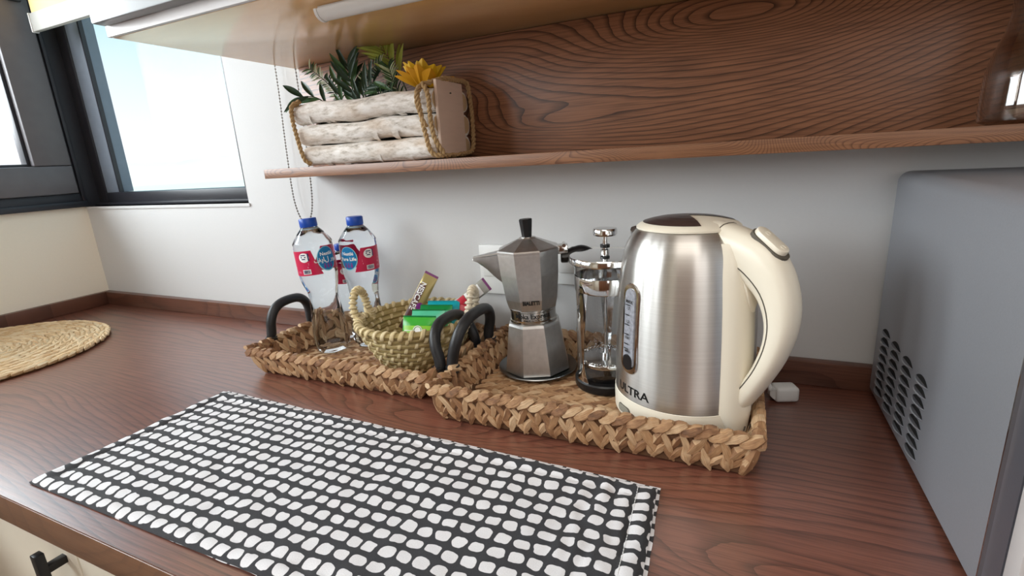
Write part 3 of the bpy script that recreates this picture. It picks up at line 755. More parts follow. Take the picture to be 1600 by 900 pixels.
# ================================================================== SEAGRASS BASKET
def basket():
    bx, by, bz = 1.196, -.128, .0125
    t = thing('seagrass_basket', 'small round coiled seagrass basket with two wrapped loop handles on the tray', 'basket', (bx, by, bz), R(14))
    H, r0, r1 = .083, .058, .0975
    n = 9; prof = []
    for k in range(n):
        u = k/(n-1); prof.append((r0+(r1-r0)*(u**.8), .006+(H-.010)*u))
    obj('base', MB().lathe([(0, .001), (r0-.002, .001), (r0, .006), (r0-.002, .009), (0, .009)], 40, False, False), M_sea, t)
    for k, (r, z) in enumerate(prof):
        P = [(r*cos(a)*(1+.006*NZ.noise(V((cos(a)*3, sin(a)*3, k)))), r*sin(a), z+.0008*NZ.noise(V((cos(a)*4, sin(a)*4, k+9)))) for a in [2*pi*i/48 for i in range(48)]]
        mb = MB().tube(P, .0056, 8, closed=True, up=(0, 0, 1))
        mb.uv = [(u*22, v) for u, v in mb.uv]
        c = obj('coil', mb, M_sea, t)
        m_ = 22 if k < n-1 else 40
        for i in range(m_):
            a = 2*pi*(i+.5*(k % 2)+.12*k)/m_+rnd.uniform(-.02, .02)
            me = WRAP[(i+k) % len(WRAP)]
            # a wrap loops over the coil: band in the r-z plane, slightly slanted
            link('stitch', me, None, t, (r*cos(a), r*sin(a), z), (0, 0, a), (1.18 if k == n-1 else 1.0,)*3)
    # handles
    for sg in (-1, 1):
        P = catmull([(sg*(r1-.004), -.021, H-.014), (sg*(r1+.002), -.023, H+.002), (sg*(r1+.006), -.023, H+.020), (sg*(r1+.007), -.012, H+.040), (sg*(r1+.007), .004, H+.045), (sg*(r1+.006), .018, H+.034), (sg*(r1+.004), .023, H+.014), (sg*(r1-.002), .021, H-.004), (sg*(r1-.004), .019, H-.016)], 6)
        mt = M_raf if sg < 0 else M_raf2
        hd = obj('handle', MB().tube(P, .0046, 8), mt, t, label='raffia wrapped loop handle' if sg < 0 else 'white cotton wrapped loop handle')
        wr = MB(); m_ = 22
        for i in range(m_):
            f = (i+.5)/m_*(len(P)-1); j = int(f); p = P[j].lerp(P[min(j+1, len(P)-1)], f-j)
            tg = (P[min(j+1, len(P)-1)]-P[j]).normalized(); tg = (tg+V((0, 0, .25))).normalized()
            u_ = tg.orthogonal().normalized(); v_ = tg.cross(u_)
            ring = [p+(u_*cos(a)+v_*sin(a))*.0052 for a in [2*pi*q/10 for q in range(10)]]
            wr.tube(ring, .0027, 6, closed=True)
        obj('wrapping', wr, mt, hd)
        for yy in (-.020, .019):
            kn = MB()
            for q in range(5):
                rr_ = .0075; c_ = V((sg*(r1-.002), yy, H-.012+.004*q))
                kn.tube([c_+V((rr_*cos(a), (rr_+.001)*sin(a), .0045*cos(a)*sg)) for a in [2*pi*i/10 for i in range(10)]], .0026, 6, closed=True)
            obj('knot', kn, mt, hd)
    return t
def wrap_mesh(seed):
    rr_ = random.Random(seed); sl = rr_.uniform(.0030, .0046); w_ = rr_.uniform(.0024, .0033)
    rings = []
    for i in range(9):
        a = -0.30*pi+1.6*pi*i/8 - .3*pi
        rad = .0064
        c = V((rad*cos(a), sl*(i/8-.5)*2, rad*sin(a))); er = V((cos(a), 0, sin(a)))
        hw = w_*(1 if 0 < i < 8 else .6)
        rings.append([c+V((0, -hw, 0))-er*.0012, c+V((0, -hw*.8, 0))+er*.0004, c+er*.001, c+V((0, hw*.8, 0))+er*.0004, c+V((0, hw, 0))-er*.0012])
    me = MB().loft(rings).mesh('stitch'); me.materials.append(M_raf); return me
WRAP = [wrap_mesh(i) for i in range(4)]
basket()

# packets and sticks in the basket
def packet(name, label, cat, w_, h_, th, loc, rot, mat, matseal, extra, group=None, seal=.10):
    """pillow pack in local x (width) / z (height), bulging along y"""
    t = thing(name, label, cat, loc); t.rotation_euler = rot
    if group: t['group'] = group
    def sheet(sgn, va, vb):
        g = MB(); nx, nz = 12, 12; vs = []
        for j in range(nz+1):
            for i in range(nx+1):
                u = 2*i/nx-1; v = va+(vb-va)*j/nz
                bl = max(0, (1-u**4))*max(0, 1-(abs(v)/(1-seal))**3) if abs(v) < 1-seal else 0
                vs.append((u*w_/2*(1-.03*bl), sgn*(.0004+th/2*bl*(1+.18*NZ.noise(V((u*3, v*3, loc[0]*50))))), v*h_/2))
        return g.add(vs, [(j*(nx+1)+i, j*(nx+1)+i+1, (j+1)*(nx+1)+i+1, (j+1)*(nx+1)+i) for j in range(nz) for i in range(nx)])
    b_ = MB(); s1 = sheet(-1, -1, 1-seal); s2 = sheet(1, -1, 1-seal); b_.add(s1.v, s1.f); b_.add(s2.v, s2.f)
    bo = obj('body', b_, mat, t)
    c = MB(); n = 14
    for k in range(n): c.box(-w_/2, w_/2, -.0005-.0003*(k % 2), .0005+.0003*(k % 2), h_/2*(1-seal)+h_/2*seal*k/n, h_/2*(1-seal)+h_/2*seal*(k+1)/n)
    obj('crimped_seal', c, matseal, t)
    def surf(x, z):
        u = x/(w_/2); v = z/(h_/2); bl = max(0, (1-u**4))*max(0, 1-(abs(v)/(1-seal))**3) if abs(v) < 1-seal else 0
        return -(.0009+th/2*bl*(1+.18*NZ.noise(V((u*3, v*3, loc[0]*50)))))
    def onface(mbx): return mbx.map(lambda p: V((p.x, surf(p.x, p.y)-p.z, p.y)))
    extra(t, onface)
    return t
M_green = pm('packet_green', srgb(60, 168, 52), 0.22, nscale=50, namt=0.15, bmp=0.2)
M_green2 = pm('packet_dark_green', srgb(10, 128, 62), 0.22, nscale=50, namt=0.2, bmp=0.2)
M_mint = pm('packet_mint', srgb(84, 190, 150), 0.2, nscale=60, namt=0.2, bmp=0.2)
M_teal = pm('packet_teal', srgb(20, 158, 172), 0.22, nscale=50, namt=0.15, bmp=0.2)
M_lime = pm('packet_lime', srgb(142, 206, 60), 0.3)
M_gold = pm('stick_gold', srgb(176, 160, 106), 0.3, 0.3, nscale=30, namt=0.1)
M_silver = pm('stick_silver', srgb(176, 178, 172), 0.25, 0.5, nscale=30, namt=0.2)
M_plum = pm('stick_plum', srgb(146, 84, 136), 0.35, nscale=30, namt=0.1)
M_brownp = pm('stick_brown', srgb(96, 60, 60), 0.35, nscale=30, namt=0.15)
M_dred = pm('packet_red', srgb(190, 40, 58), 0.3, nscale=40, namt=0.2)
face = R(12)
def ex_front(t, on):
    obj('print_panel', on(patch(.052, .030, 10, 6, .0002).map(lambda p: p+V((0, -.006, 0)))), M_lime, t)
    arc = MB().tube([(.0075*cos(a), .0010+.0075*sin(a), .0008) for a in [pi*i/12 for i in range(13)]], .0008, 5)
    obj('arc', on(arc.add(*(lambda g: (g.v, g.f))(patch(.05, .0012, 10, 1, .0006).map(lambda p: p+V((0, .0008, 0)))))), M_wprint, t)
    dm = obj('logo', on(patch(1, 1, 10, 8, .0010, disc_shape(.0055, .0055)).map(lambda p: p+V((0, .0012, 0)))), M_wprint, t)
    obj('logo_mark', on(text_mb('tea', .005).map(lambda p: p+V((0, .001, .0013)))), M_green2, dm) if 0 else None
def ex_none(t, on): pass
def ex_band(t, on):
    obj('print_panel', on(patch(.026, .014, 6, 4, .0003).map(lambda p: p+V((-.014, .008, 0)))), M_mint, t)
    obj('print_panel', on(patch(.024, .014, 6, 4, .0003).map(lambda p: p+V((.016, .008, 0)))), M_mint, t)
G2 = 'tea sachets in the seagrass basket'
packet('tea_sachet', 'bright green tea sachet with white round logo at the front of the basket', 'sachet', .058, .052, .008, (1.222, -.160, .079), (R(-22), 0, face), M_green, M_green2, ex_front, G2)
packet('tea_sachet', 'pale mint green tea sachet just behind the bright green one', 'sachet', .058, .052, .008, (1.229, -.143, .086), (R(-28), 0, face+.04), M_mint, M_green2, ex_band, G2)
packet('tea_sachet', 'dark green tea sachet between the mint and teal sachets', 'sachet', .058, .052, .008, (1.234, -.127, .090), (R(-32), 0, face+.02), M_green2, M_green2, ex_band, G2)
packet('tea_sachet', 'teal blue tea sachet at the back of the basket', 'sachet', .058, .052, .009, (1.240, -.112, .094), (R(-36), 0, face+.05), M_teal, M_teal, ex_none, G2)
def ex_stick(t, on):
    obj('brown_band', on(patch(.0125, .090, 4, 16, .0002).map(lambda p: p+V((-.0058, -.010, 0)))), M_brownp, t)
    tx = text_mb('NESCAF\u00c9', .0135, bold=.0004)
    obj('brand_word', on(tx.map(lambda p: V((-.0055+p.y, .012-p.x, .0005)))), M_wprint, t)
    obj('spot', on(patch(1, 1, 10, 10, .0004, disc_shape(.0058, .0075)).map(lambda p: p+V((.0058, -.004, 0)))), M_purple, t)
G3 = 'coffee sticks in the seagrass basket'
packet('coffee_stick', 'gold and plum instant coffee stick with white lettering standing at the back of the basket', 'coffee stick', .026, .118, .007, (1.178, -.094, .106), (R(-12), R(29), R(16)), M_gold, M_plum, ex_stick, G3, .07)
def ex_stick2(t, on):
    obj('white_panel', on(patch(.020, .030, 6, 8, .0002).map(lambda p: p+V((0, .030, 0)))), M_wprint, t)
    bc = MB()
    for k in range(10): bc.box(-.008+.0017*k, -.0072+.0017*k+.0004*(k % 3), .020, .034, .0005, .0006)
    obj('barcode', on(bc), M_ink, t)
    obj('red_mark', on(patch(.012, .016, 4, 4, .0003).map(lambda p: p+V((-.004, .006, 0)))), M_dred, t)
packet('coffee_stick', 'silver coffee stick with a barcode leaning right over the basket rim', 'coffee stick', .025, .120, .007, (1.264, -.088, .108), (R(-20), R(52), R(0)), M_silver, M_plum, ex_stick2, G3, .07)
packet('red_sachet', 'red sachet tucked behind the white wrapped basket handle', 'sachet', .030, .060, .007, (1.266, -.100, .082), (R(-18), R(24), R(10)), M_dred, M_dred, ex_none, None)

# ================================================================== MOKA POT + PLATE
MX, MY = 1.409, -.100
t = thing('metal_plate', 'flat round dull metal plate under the octagonal coffee pot', 'plate', (MX, MY, .0125))
obj('disc', MB().lathe([(0, .0008), (.052, .0008), (.063, .0045), (.0645, .006), (.0635, .0072), (.058, .0045), (.050, .0030), (0, .0030)], 64, False, False), M_plate, t)
obj('ring', MB().lathe([(.0535, .0031), (.0545, .0040), (.0555, .0036), (.0560, .0044)], 8, False, False, R(22.5-70), R(22.5-70)+2*pi), M_plate, t, smooth=False)
t = thing('moka_pot', 'octagonal aluminium stovetop coffee pot with black knob on metal plate', 'coffee pot', (MX, MY, .0160), R(-70))
t.rotation_euler = (R(1.2)*0, R(-2.2), R(-70)); t.rotation_euler = (M.Rotation(R(-2.3), 4, 'Y') @ M.Rotation(R(-70), 4, 'Z')).to_euler()
O8 = dict(n=8, a0=R(22.5), a1=R(22.5)+2*pi)
ap = 1/cos(pi/8)
def octo(prof, cap0=True, cap1=True): return MB().lathe([(r*ap, z) for r, z in prof], 8, cap0, cap1, R(22.5), R(22.5)+2*pi)
obj('boiler', octo([(.0485, 0), (.0505, .002), (.0500, .006), (.0400, .077), (.0385, .081), (.0350, .082)]), M_alu, t, smooth=False)
obj('collar', MB().lathe([(.0360, .0815), (.0378, .083), (.0378, .0855), (.0362, .087), (.0362, .100), (.0374, .1015), (.0374, .1035), (.034, .1045)], 48), M_alu2, t)
obj('collar_print', on_cyl(text_mb('Moka Express', .0105, bold=.00015).map(lambda p: p+V((0, .0025, .0003))), .0363, 0.0, .0925).add(*(lambda g: (g.v, g.f))(on_cyl(text_mb('MADE IN ITALY', .0042).map(lambda p: p+V((0, 0, .0003))), .0363, 0, .0885))), M_ink, t)
up_ = octo([(.0345, .103), (.0365, .105), (.0400, .120), (.0445, .160), (.0462, .191), (.0462, .1935), (.044, .1935)], True, True)
uo = obj('upper_chamber', up_, M_alu, t, smooth=False)
obj('brand_word', MB().add(*(lambda g: (g.v, g.f))(text_mb('BIALETTI', .0066, bold=.00035).map(lambda p: V((.0407+.0006, p.x, p.y*1.25+.118))))), M_ink, uo)
ld = obj('lid', octo([(.0470, .1938), (.0472, .1965), (.0455, .1985), (.0140, .2125), (.0125, .2140)], True, True), M_alu, t, smooth=False)
kb = MB().lathe([(.0078, .213), (.0082, .217), (.0105, .238), (.0108, .241), (.0096, .2425), (0, .2425)], 8, True, False, R(22.5), R(22.5)+2*pi)
obj('knob', kb, M_black, ld, smooth=False)
obj('washer', MB().lathe([(.0102, .2128), (.0102, .2148), (.008, .2155)], 24), M_alu2, ld)
# spout: leaves the left face (-90 deg from the printed face)
sp = []
for q, (rad, z0, z1, wd) in enumerate(((.038, .140, .191, .0140), (.052, .152, .1905, .0120), (.066, .168, .1895, .0085), (.080, .180, .1890, .0045), (.0875, .1862, .1885, .0018))):
    sp.append([(wd, -rad, z1), (wd*.55, -rad-.001, (z0+z1)/2-.004), (0, -rad-.0015, z0), (-wd*.55, -rad-.001, (z0+z1)/2-.004), (-wd, -rad, z1), (0, -rad, z1-.0025)])
obj('spout', MB().loft(sp), M_alu, uo)
obj('spout_lid', MB().loft([[(.0150, -.044, .1935), (-.0150, -.044, .1935), (-.0150, -.044, .1955), (.0150, -.044, .1955)], [(.0095, -.066, .1905), (-.0095, -.066, .1905), (-.0095, -.066, .1925), (.0095, -.066, .1925)], [(.002, -.087, .1885), (-.002, -.087, .1885), (-.002, -.087, .190), (.002, -.087, .190)]]), M_alu, ld)
# handle on the right face (+90 deg)
obj('hinge', MB().box(-.010, .010, .044, .062, .185, .1985, .0015).tube([(-.012, .056, .198), (.012, .056, .198)], .003, 8), M_alu2, uo)
hp = catmull([(0, .050, .180), (0, .062, .180), (0, .082, .186), (0, .098, .176), (0, .101, .155), (0, .092, .137), (0, .080, .130)], 6)
obj('handle', MB().tube(hp, [.010, .0125]+[.0130]*8+[.0115]*(len(hp)-14)+[.009, .0075, .006, .004], 10, flat=.8, up=(1, 0, 0)), M_black, uo)

# ================================================================== FRENCH PRESS
PX, PY = 1.5285, -.122
t = thing('french_press', 'glass french press with chrome lid between the coffee pot and the kettle', 'coffee press', (PX, PY, .0125))
gl = MB().lathe([(0, .014), (.034, .014), (.0405, .020), (.0425, .030), (.0425, .176), (.0430, .184), (.0455, .189)], 56, False, False)
def lip(p):
    a = math.atan2(p.y, p.x); d = (a-R(176)+pi) % (2*pi)-pi; k = math.exp(-(d/.28)**2)*max(0, (p.z-.168)/.021)
    return V((p.x*(1+.24*k), p.y*(1+.24*k), p.z-.003*k))
bk = obj('beaker', gl.map(lip), M_beaker, t)
obj('base', MB().lathe([(0, 0), (.0445, 0), (.0462, .003), (.0462, .012), (.0445, .014), (.030, .0138), (0, .0138)], 56, False, False), M_black, t)
fr = MB().lathe([(.0436, .148), (.0442, .150), (.0442, .168), (.0436, .170)], 56, False, False)
obj('frame_band', fr, M_chrome, t)
for a in (R(-128), R(-20), R(100)):
    mb = MB(); rg = []
    for j in range(12):
        z = .149-.137*j/11; hw = .010*(1-j/11)**2+.0042+.010*max(0, (j-8)/3)**2
        rg.append([(.0440*cos(a+s_*hw/.044), .0440*sin(a+s_*hw/.044), z) for s_ in (-1, -.5, 0, .5, 1)]+[(.0432*cos(a+s_*hw/.044), .0432*sin(a+s_*hw/.044), z) for s_ in (1, .5, 0, -.5, -1)])
    obj('frame_strap', mb.loft(rg), M_chrome, t)
ld = obj('lid', MB().lathe([(.0440, .1865), (.0500, .1872), (.0515, .1890), (.0515, .1955), (.0500, .1975), (.0400, .1985), (.0200, .2005), (0, .2010)], 64, True, False), M_chrome, t)
obj('rod', MB().lathe([(.0022, .040), (.0022, .199), (.0062, .2008), (.0062, .205), (.0036, .206), (.0034, .226)], 20), M_chrome, t)
obj('grommet', MB().lathe([(.0038, .2075), (.0068, .2082), (.0068, .2125), (.0038, .213)], 20), M_black, t)
obj('knob', MB().lathe([(.004, .224), (.0155, .2255), (.0172, .2275), (.0172, .2335), (.0160, .2352), (0, .2358)], 40, True, False), M_chrome, t)
pl = MB().lathe([(0, .036), (.0385, .036), (.0395, .038), (.0395, .041), (.0385, .0425), (.006, .044), (.006, .050), (0, .050)], 48, False, False)
po = obj('plunger', pl, M_chrome, t)
sg_ = MB()
sg_.tube([((.0392+.0010*cos(40*a*1))*cos(a), (.0392+.0010*cos(40*a))*sin(a), .0445+.0013*sin(40*a)) for a in [2*pi*i/320 for i in range(320)]], .0007, 5, closed=True)
obj('spring_coil', sg_, M_chrome, po)
hpts = catmull([(.044, 0, .160), (.062, 0, .163), (.078, 0, .152), (.082, 0, .120), (.078, 0, .085), (.066, 0, .066), (.046, 0, .062)], 6)
obj('handle', MB().tube(hpts, .0075, 10, up=(0, 1, 0)).map(lambda p: M.Rotation(R(50), 3, 'Z') @ p), M_black, t)

# ================================================================== ELECTRIC KETTLE
m, nt, b = newmat('brushed_steel'); M_steel = m
tc = nd(nt, 'TexCoord'); mp = nd(nt, 'Mapping', {'Vector': tc.outputs['Object'], 'Scale': (6, 6, 900)})
nz = nd(nt, 'TexNoise', {'Vector': mp.outputs[0], 'Scale': 1.0, 'Detail': 3.0})
nt.links.new(mixc(nt, nz.outputs[0], (0.58, 0.56, 0.53), (0.72, 0.70, 0.67)), b.inputs['Base Color'])
b.inputs['Metallic'].default_value = 1.0; b.inputs['Roughness'].default_value = 0.34
tg = nd(nt, 'Tangent', direction_type='RADIAL', axis='Z'); nt.links.new(tg.outputs[0], b.inputs['Tangent'])
b.inputs['Anisotropic'].default_value = 0.9; b.inputs['Anisotropic Rotation'].default_value = 0.25
KX, KY = 1.6435, -.183
AZH = R(-33)
t = thing('kettle_base', 'cream power base under the steel kettle in the larger tray', 'power base', (KX, KY, .0120))
obj('disc', MB().lathe([(0, 0), (.070, 0), (.074, .003), (.074, .009), (.070, .012), (0, .012)], 56, False, False), M_kcream, t)
obj('foot', MB().box(-.062, -.046, -.058, -.044, .0005, .010, .002), M_white, t)
kt = thing('electric_kettle', 'brushed steel electric kettle with cream handle, lid and base', 'kettle', (KX, KY, .0245))
kb_ = [(0, 0), (.060, 0), (.0815, .0), (.0848, .004), (.0852, .024), (.0842, .030)]
obj('base_ring', MB().lathe(resample(kb_, .006), 72, False, False), M_kcream, kt)
KP = [(.0832, .0302), (.0838, .032), (.0836, .060), (.0828, .100), (.0812, .140), (.0790, .172), (.0762, .196), (.0720, .213), (.0660, .225), (.0600, .2325), (.0575, .2345)]
def krad(z):
    for (r0, z0), (r1, z1) in zip(KP, KP[1:]):
        if z0 <= z <= z1: return r0+(r1-r0)*(z-z0)/(z1-z0)
    return KP[0][0] if z < KP[0][1] else KP[-1][0]
ksm = catmull([(r, 0, z) for r, z in KP], 4)
bo = obj('body', MB().lathe([(p.x, p.z) for p in ksm], 96, False, False), M_steel, kt)
obj('joint_line', MB().lathe([(.0842, .0296), (.0848, .0302), (.0842, .0308)], 72, False, False), M_kcream, kt)
# handle column
AZC = AZH-R(6)
col = MB(); rg = []
for j in range(26):
    z = .006+.218*j/25; rr_ = krad(max(z, .032)); row = []
    hw = .0255 if z > .03 else .0255*(.55+.45*z/.03)
    if z > .19: hw *= 1-.15*(z-.19)/.034
    K_ = 14
    for i in range(K_+1):
        s_ = 2*i/K_-1; lift = .0085*(1-abs(s_)**3.2)
        a = AZC+s_*hw/.083
        row.append(((rr_+lift)*cos(a), (rr_+lift)*sin(a), z))
    for i in range(K_, -1, -1):
        s_ = 2*i/K_-1; a = AZC+s_*hw/.083
        row.append(((rr_-.003)*cos(a), (rr_-.003)*sin(a), z))
    rg.append(row)
co = obj('handle_column', MB().loft(rg), M_kcream, kt)
# loop handle: sections given as (inner u, inner z, outer u, outer z, half width)
HS = [(.028, .2335, .006, .2465, .014), (.044, .2160, .036, .2455, .020), (.062, .1960, .072, .2390, .0205), (.081, .1820, .104, .2260, .020), (.0985, .1640, .1240, .2040, .0190), (.1065, .1420, .1352, .1700, .0180),
      (.1055, .1170, .1352, .1370, .0175), (.0965, .0890, .1250, .1000, .0175), (.0840, .0660, .1060, .0610, .0180), (.0700, .0440, .0850, .0260, .0185), (.0760, .0330, .0800, .0160, .014)]
hI = catmull([(a, 0, b_) for a, b_, c, d, e in HS], 4); hO = catmull([(c, 0, d) for a, b_, c, d, e in HS], 4); hW = catmull([(e, 0, 0) for a, b_, c, d, e in HS], 4)
er, et = V((cos(AZH), sin(AZH), 0)), V((-sin(AZH), cos(AZH), 0))
rg = []; seamL = []; seamR = []
for i_, o_, w_ in zip(hI, hO, hW):
    i3 = er*i_.x+V((0, 0, i_.z)); o3 = er*o_.x+V((0, 0, o_.z)); c3 = (i3+o3)/2; hd = (o3-i3)/2; row = []
    for q in range(20):
        a = 2*pi*q/20; ca, sa = cos(a), sin(a)
        sx_ = math.copysign(abs(ca)**.72, ca); sy_ = math.copysign(abs(sa)**.72, sa)
        row.append(c3+hd*sx_+et*(w_.x*sy_))
    rg.append(row)
    seamL.append(c3+hd*(-.42)-et*(w_.x*.965)); seamR.append(c3+hd*(-.42)+et*(w_.x*.965))
ho = obj('handle', MB().loft(rg), M_kcream, kt)
obj('lid_joint', MB().tube([p*1.0 for p in rg[6]], .0007, 5, closed=True), M_seam, ho)
obj('seam', MB().tube(seamL[5:-2], .0007, 5).tube(seamR[5:-2], .0007, 5), M_seam, ho)
# web plate that fills between the column and the top of the loop
wb = MB()
wpoly = [(.030, .232), (.044, .222), (.062, .202), (.080, .187), (.088, .176), (.088, .150), (.075, .150), (.066, .205)]
def plate(poly, hw, taper=1.0):
    k = len(poly); P0 = [er*u+V((0, 0, z))-et*hw for u, z in poly]; P1 = [er*u+V((0, 0, z))+et*hw for u, z in poly]
    return MB().add(P0+P1, [tuple(range(k)), tuple(range(2*k-1, k-1, -1))]+[(i, (i+1) % k, k+(i+1) % k, k+i) for i in range(k)])
wf = []
for (u, z, hw) in ((.050, .226, .019), (.066, .206, .021), (.078, .190, .0205), (.0845, .176, .018), (.086, .160, .012), (.084, .146, .004)):
    wf.append([er*(u-.030)+V((0, 0, z-.004))-et*hw*.9, er*(u+.004)+V((0, 0, z+.002))-et*hw*.8, er*(u+.007)+V((0, 0, z+.004)), er*(u+.004)+V((0, 0, z+.002))+et*hw*.8, er*(u-.030)+V((0, 0, z-.004))+et*hw*.9])
obj('web', MB().loft(wf), M_kcream, ho)
# switch
swp = [er*u+V((0, 0, z)) for u, z in ((.0900, .2355), (.1160, .2160))]
xd = (swp[1]-swp[0]).normalized(); zd = xd.cross(et).normalized(); zd = zd if zd.z > 0 else -zd; mid = (swp[0]+swp[1])/2
def cap_shape(L, W, h0, h1, n=10, k=.82):
    out = []
    for h_, sc in ((h0, 1.0), (h1*.6, 1.0), (h1*.92, .94), (h1, k)):
        row = []
        for sgn in (1, -1):
            for i in range(n):
                a = -pi/2+pi*i/(n-1) if sgn > 0 else pi/2+pi*i/(n-1)
                row.append(((L/2-W/2)*sgn+W/2*cos(a)*sc, W/2*sin(a)*sc, h_))
        out.append(row)
    return MB().loft(out)
X = M((xd, xd.cross(zd)*-1, zd)).transposed().to_4x4(); X.translation = mid
sw = obj('switch_recess', cap_shape(.046, .022, -.006, .0006).xform(X), M_seam, ho)
X2 = X.copy(); X2.translation = mid+xd*-.001
so_ = obj('switch', cap_shape(.040, .0185, -.004, .0058).xform(X2), M_kcream, ho)
bp = MB()
for dx in (-.009, .012):
    Y = X.copy(); Y.translation = mid+xd*dx+zd*.0056; bp.add(*(lambda g: (g.v, g.f))(MB().lathe([(.0032, 0), (.0028, .0008), (.0022, .0003), (0, .0003)], 14, False, False).xform(Y)))
obj('switch_marks', bp, M_kcream, so_)
vt = MB()
for k in range(3):
    a = AZH-.12+.10*k; vt.box(-.0009, .0009, -.004, .004, -.0004, .0004)
    q = vt.v[-8:]; del vt.v[-8:]
    r_ = .0955; C_ = V((r_*cos(a), r_*sin(a), .0125)); nn = V((cos(a), sin(a), 0)); tt = V((-sin(a), cos(a), 0))
    vt.v += [tuple(C_+tt*(p[0]+p[1]*.25)+V((0, 0, p[1]))+nn*p[2]) for p in q]
obj('vent_marks', vt, M_seam, co)
# lid
ldo = obj('lid', MB().lathe([(.0565, .2345), (.0590, .2352), (.0592, .2372), (.0565, .2395), (.0500, .2425), (.036, .2455), (.018, .2475), (0, .2480)], 72, True, False), M_kcream, kt)
dk = MB(); rows = []
for (r, z) in ((.0515, .2424), (.045, .2443), (.036, .2463), (.024, .2478), (.010, .2486), (.001, .2488)): rows.append([(r*cos(a), r*sin(a), z) for a in [AZH+R(36)+R(288)*i/60 for i in range(61)]])
for j in range(len(rows)-1):
    o_ = len(dk.v); dk.add(rows[j]+rows[j+1], [(i, i+1, 62+i, 61+i) for i in range(60)])
obj('lid_panel', dk, M_kdark, ldo, label='dark brown inset on the lid')
# water gauge on the left side
AG = R(-84.7-48)
gw = lambda L, W, t0: cap_shape(L, W, -.001, t0, 12, .94)
def on_body(mbx, az, zc, lift=0.0):
    return mbx.map(lambda p: V(((krad(zc+p.x)+p.z+lift)*cos(az+p.y/.081), (krad(zc+p.x)+p.z+lift)*sin(az+p.y/.081), zc+p.x)))
go = obj('gauge_rim', on_body(gw(.112, .029, .0020), AG, .121), M_chrome, bo)
M_gauge = pm('gauge_window', srgb(150, 152, 160), 0.12, nscale=260, namt=0.5, bmp=0.5, bdist=0.002)
obj('gauge_window', on_body(gw(.100, .0185, .0028), AG, .121), M_gauge, bo)
obj('gauge_floor', on_body(gw(.020, .0165, .0034), AG, .080), M_black, bo)
gm = MB()
def gtext(s_, x, y, size): 
    g_ = text_mb(s_, size, bold=.00008).map(lambda p: V((p.y+x, p.x+y, .0034))); gm.add(g_.v, g_.f)
gtext('MAX', .034, 0, .006); gtext('1.7', .026, -.001, .005); gtext('1.2', .010, -.001, .005); gtext('0.8', -.010, -.001, .005); gtext('MIN', -.027, 0, .005)
for x in (.030, .018, .006, -.006, -.018, -.024): gm.box(x-.0005, x+.0005, -.006, .002, .0034, .0036)
obj('gauge_marks', on_body(gm, AG, .121), M_ink, bo)
tx = text_mb('ULTRA', .0150, bold=.0003).map(lambda p: V((p.y, p.x*1.12, .0004)))
obj('brand_word', on_body(tx, R(-84.7-44.5), .0425), M_ink, bo)
M_led = pm('indicator_lens', srgb(150, 148, 136), 0.2, nscale=300, namt=0.2, bmp=0.3)
il = cap_shape(.026, .0105, -.001, .0012, 10, .92).map(lambda p: V(((.0851+p.z)*cos(R(-138)+p.x/.085), (.0851+p.z)*sin(R(-138)+p.x/.085), .0135+p.y)))
lr = obj('indicator_rim', il, M_seam, kt)
il = cap_shape(.0235, .0085, -.001, .0018, 10, .9).map(lambda p: V(((.0851+p.z)*cos(R(-138)+p.x/.085), (.0851+p.z)*sin(R(-138)+p.x/.085), .0135+p.y)))
obj('indicator_lens', il, M_led, lr)
obj('pouring_lip', MB().loft([[er*(-r)+et*s_*w_+V((0, 0, z)) for s_, z in ((-1, z1), (-.6, z0+.004), (0, z0), (.6, z0+.004), (1, z1), (0, z1+.001))] for r, w_, z0, z1 in ((.070, .020, .186, .224), (.077, .016, .196, .226), (.084, .007, .216, .228))]), M_steel, bo)
# plug lying behind the tray
t = thing('power_plug', 'white power plug lying on the counter behind the kettle handle', 'plug', (1.7715, -.076, 0), R(20))
obj('body', MB().box(-.018, .014, -.012, .012, .001, .023, .005, 3), M_white, t)
obj('grip', MB().loft([[(x, y*s_, .0125+z*s_) for y, z in ((-.009, -.008), (.009, -.008), (.009, .008), (-.009, .008))] for x, s_ in ((-.017, 1), (-.020, .8), (-.023, .45))]), M_white, t)
for xx in (-.008, .004): obj('pin', MB().tube([(xx, .012, .012), (xx, .026, .012)], .0022, 8), M_chrome, t)
obj('cord', MB().tube(catmull([(-.020, 0, .0125), (-.0245, .003, .030), (-.030, .006, .054), (-.044, .006, .060), (-.062, -.002, .050), (-.072, -.014, .026)], 8), .0030, 8), M_white, t)

# ================================================================== PLANTER ON THE SHELF
m, nt, b = newmat('birch_bark'); M_birch = m
tc = nd(nt, 'TexCoord')
mp = nd(nt, 'Mapping', {'Vector': tc.outputs['Object'], 'Scale': (45, 130, 130)}); n1 = nd(nt, 'TexNoise', {'Vector': mp.outputs[0], 'Scale': 1.0, 'Detail': 6.0, 'Roughness': .65})
mp2 = nd(nt, 'Mapping', {'Vector': tc.outputs['Object'], 'Scale': (9, 24, 24)}); n2 = nd(nt, 'TexNoise', {'Vector': mp2.outputs[0], 'Scale': 1.0, 'Detail': 3.0})
c = ramp(nt, n1.outputs[0], [(.28, srgb(128, 118, 108)), (.40, srgb(206, 198, 188)), (.55, srgb(238, 233, 227)), (.8, srgb(250, 248, 245))])
nt.links.new(mixc(nt, nd(nt, 'MapRange', {0: n2.outputs[0], 1: .52, 2: .75, 4: .75}).outputs[0], c, srgb(190, 160, 128)), b.inputs['Base Color'])
b.inputs['Roughness'].default_value = .85; bump(nt, b, n1.outputs[0], .7, .002)
M_cut = pm('birch_end', srgb(206, 176, 136), .8, nscale=60, namt=.15)
ZP = .3548
t = thing('birch_planter', 'planter box of white birch logs tied with rope on the wall shelf', 'planter', (1.13, -.064, ZP))
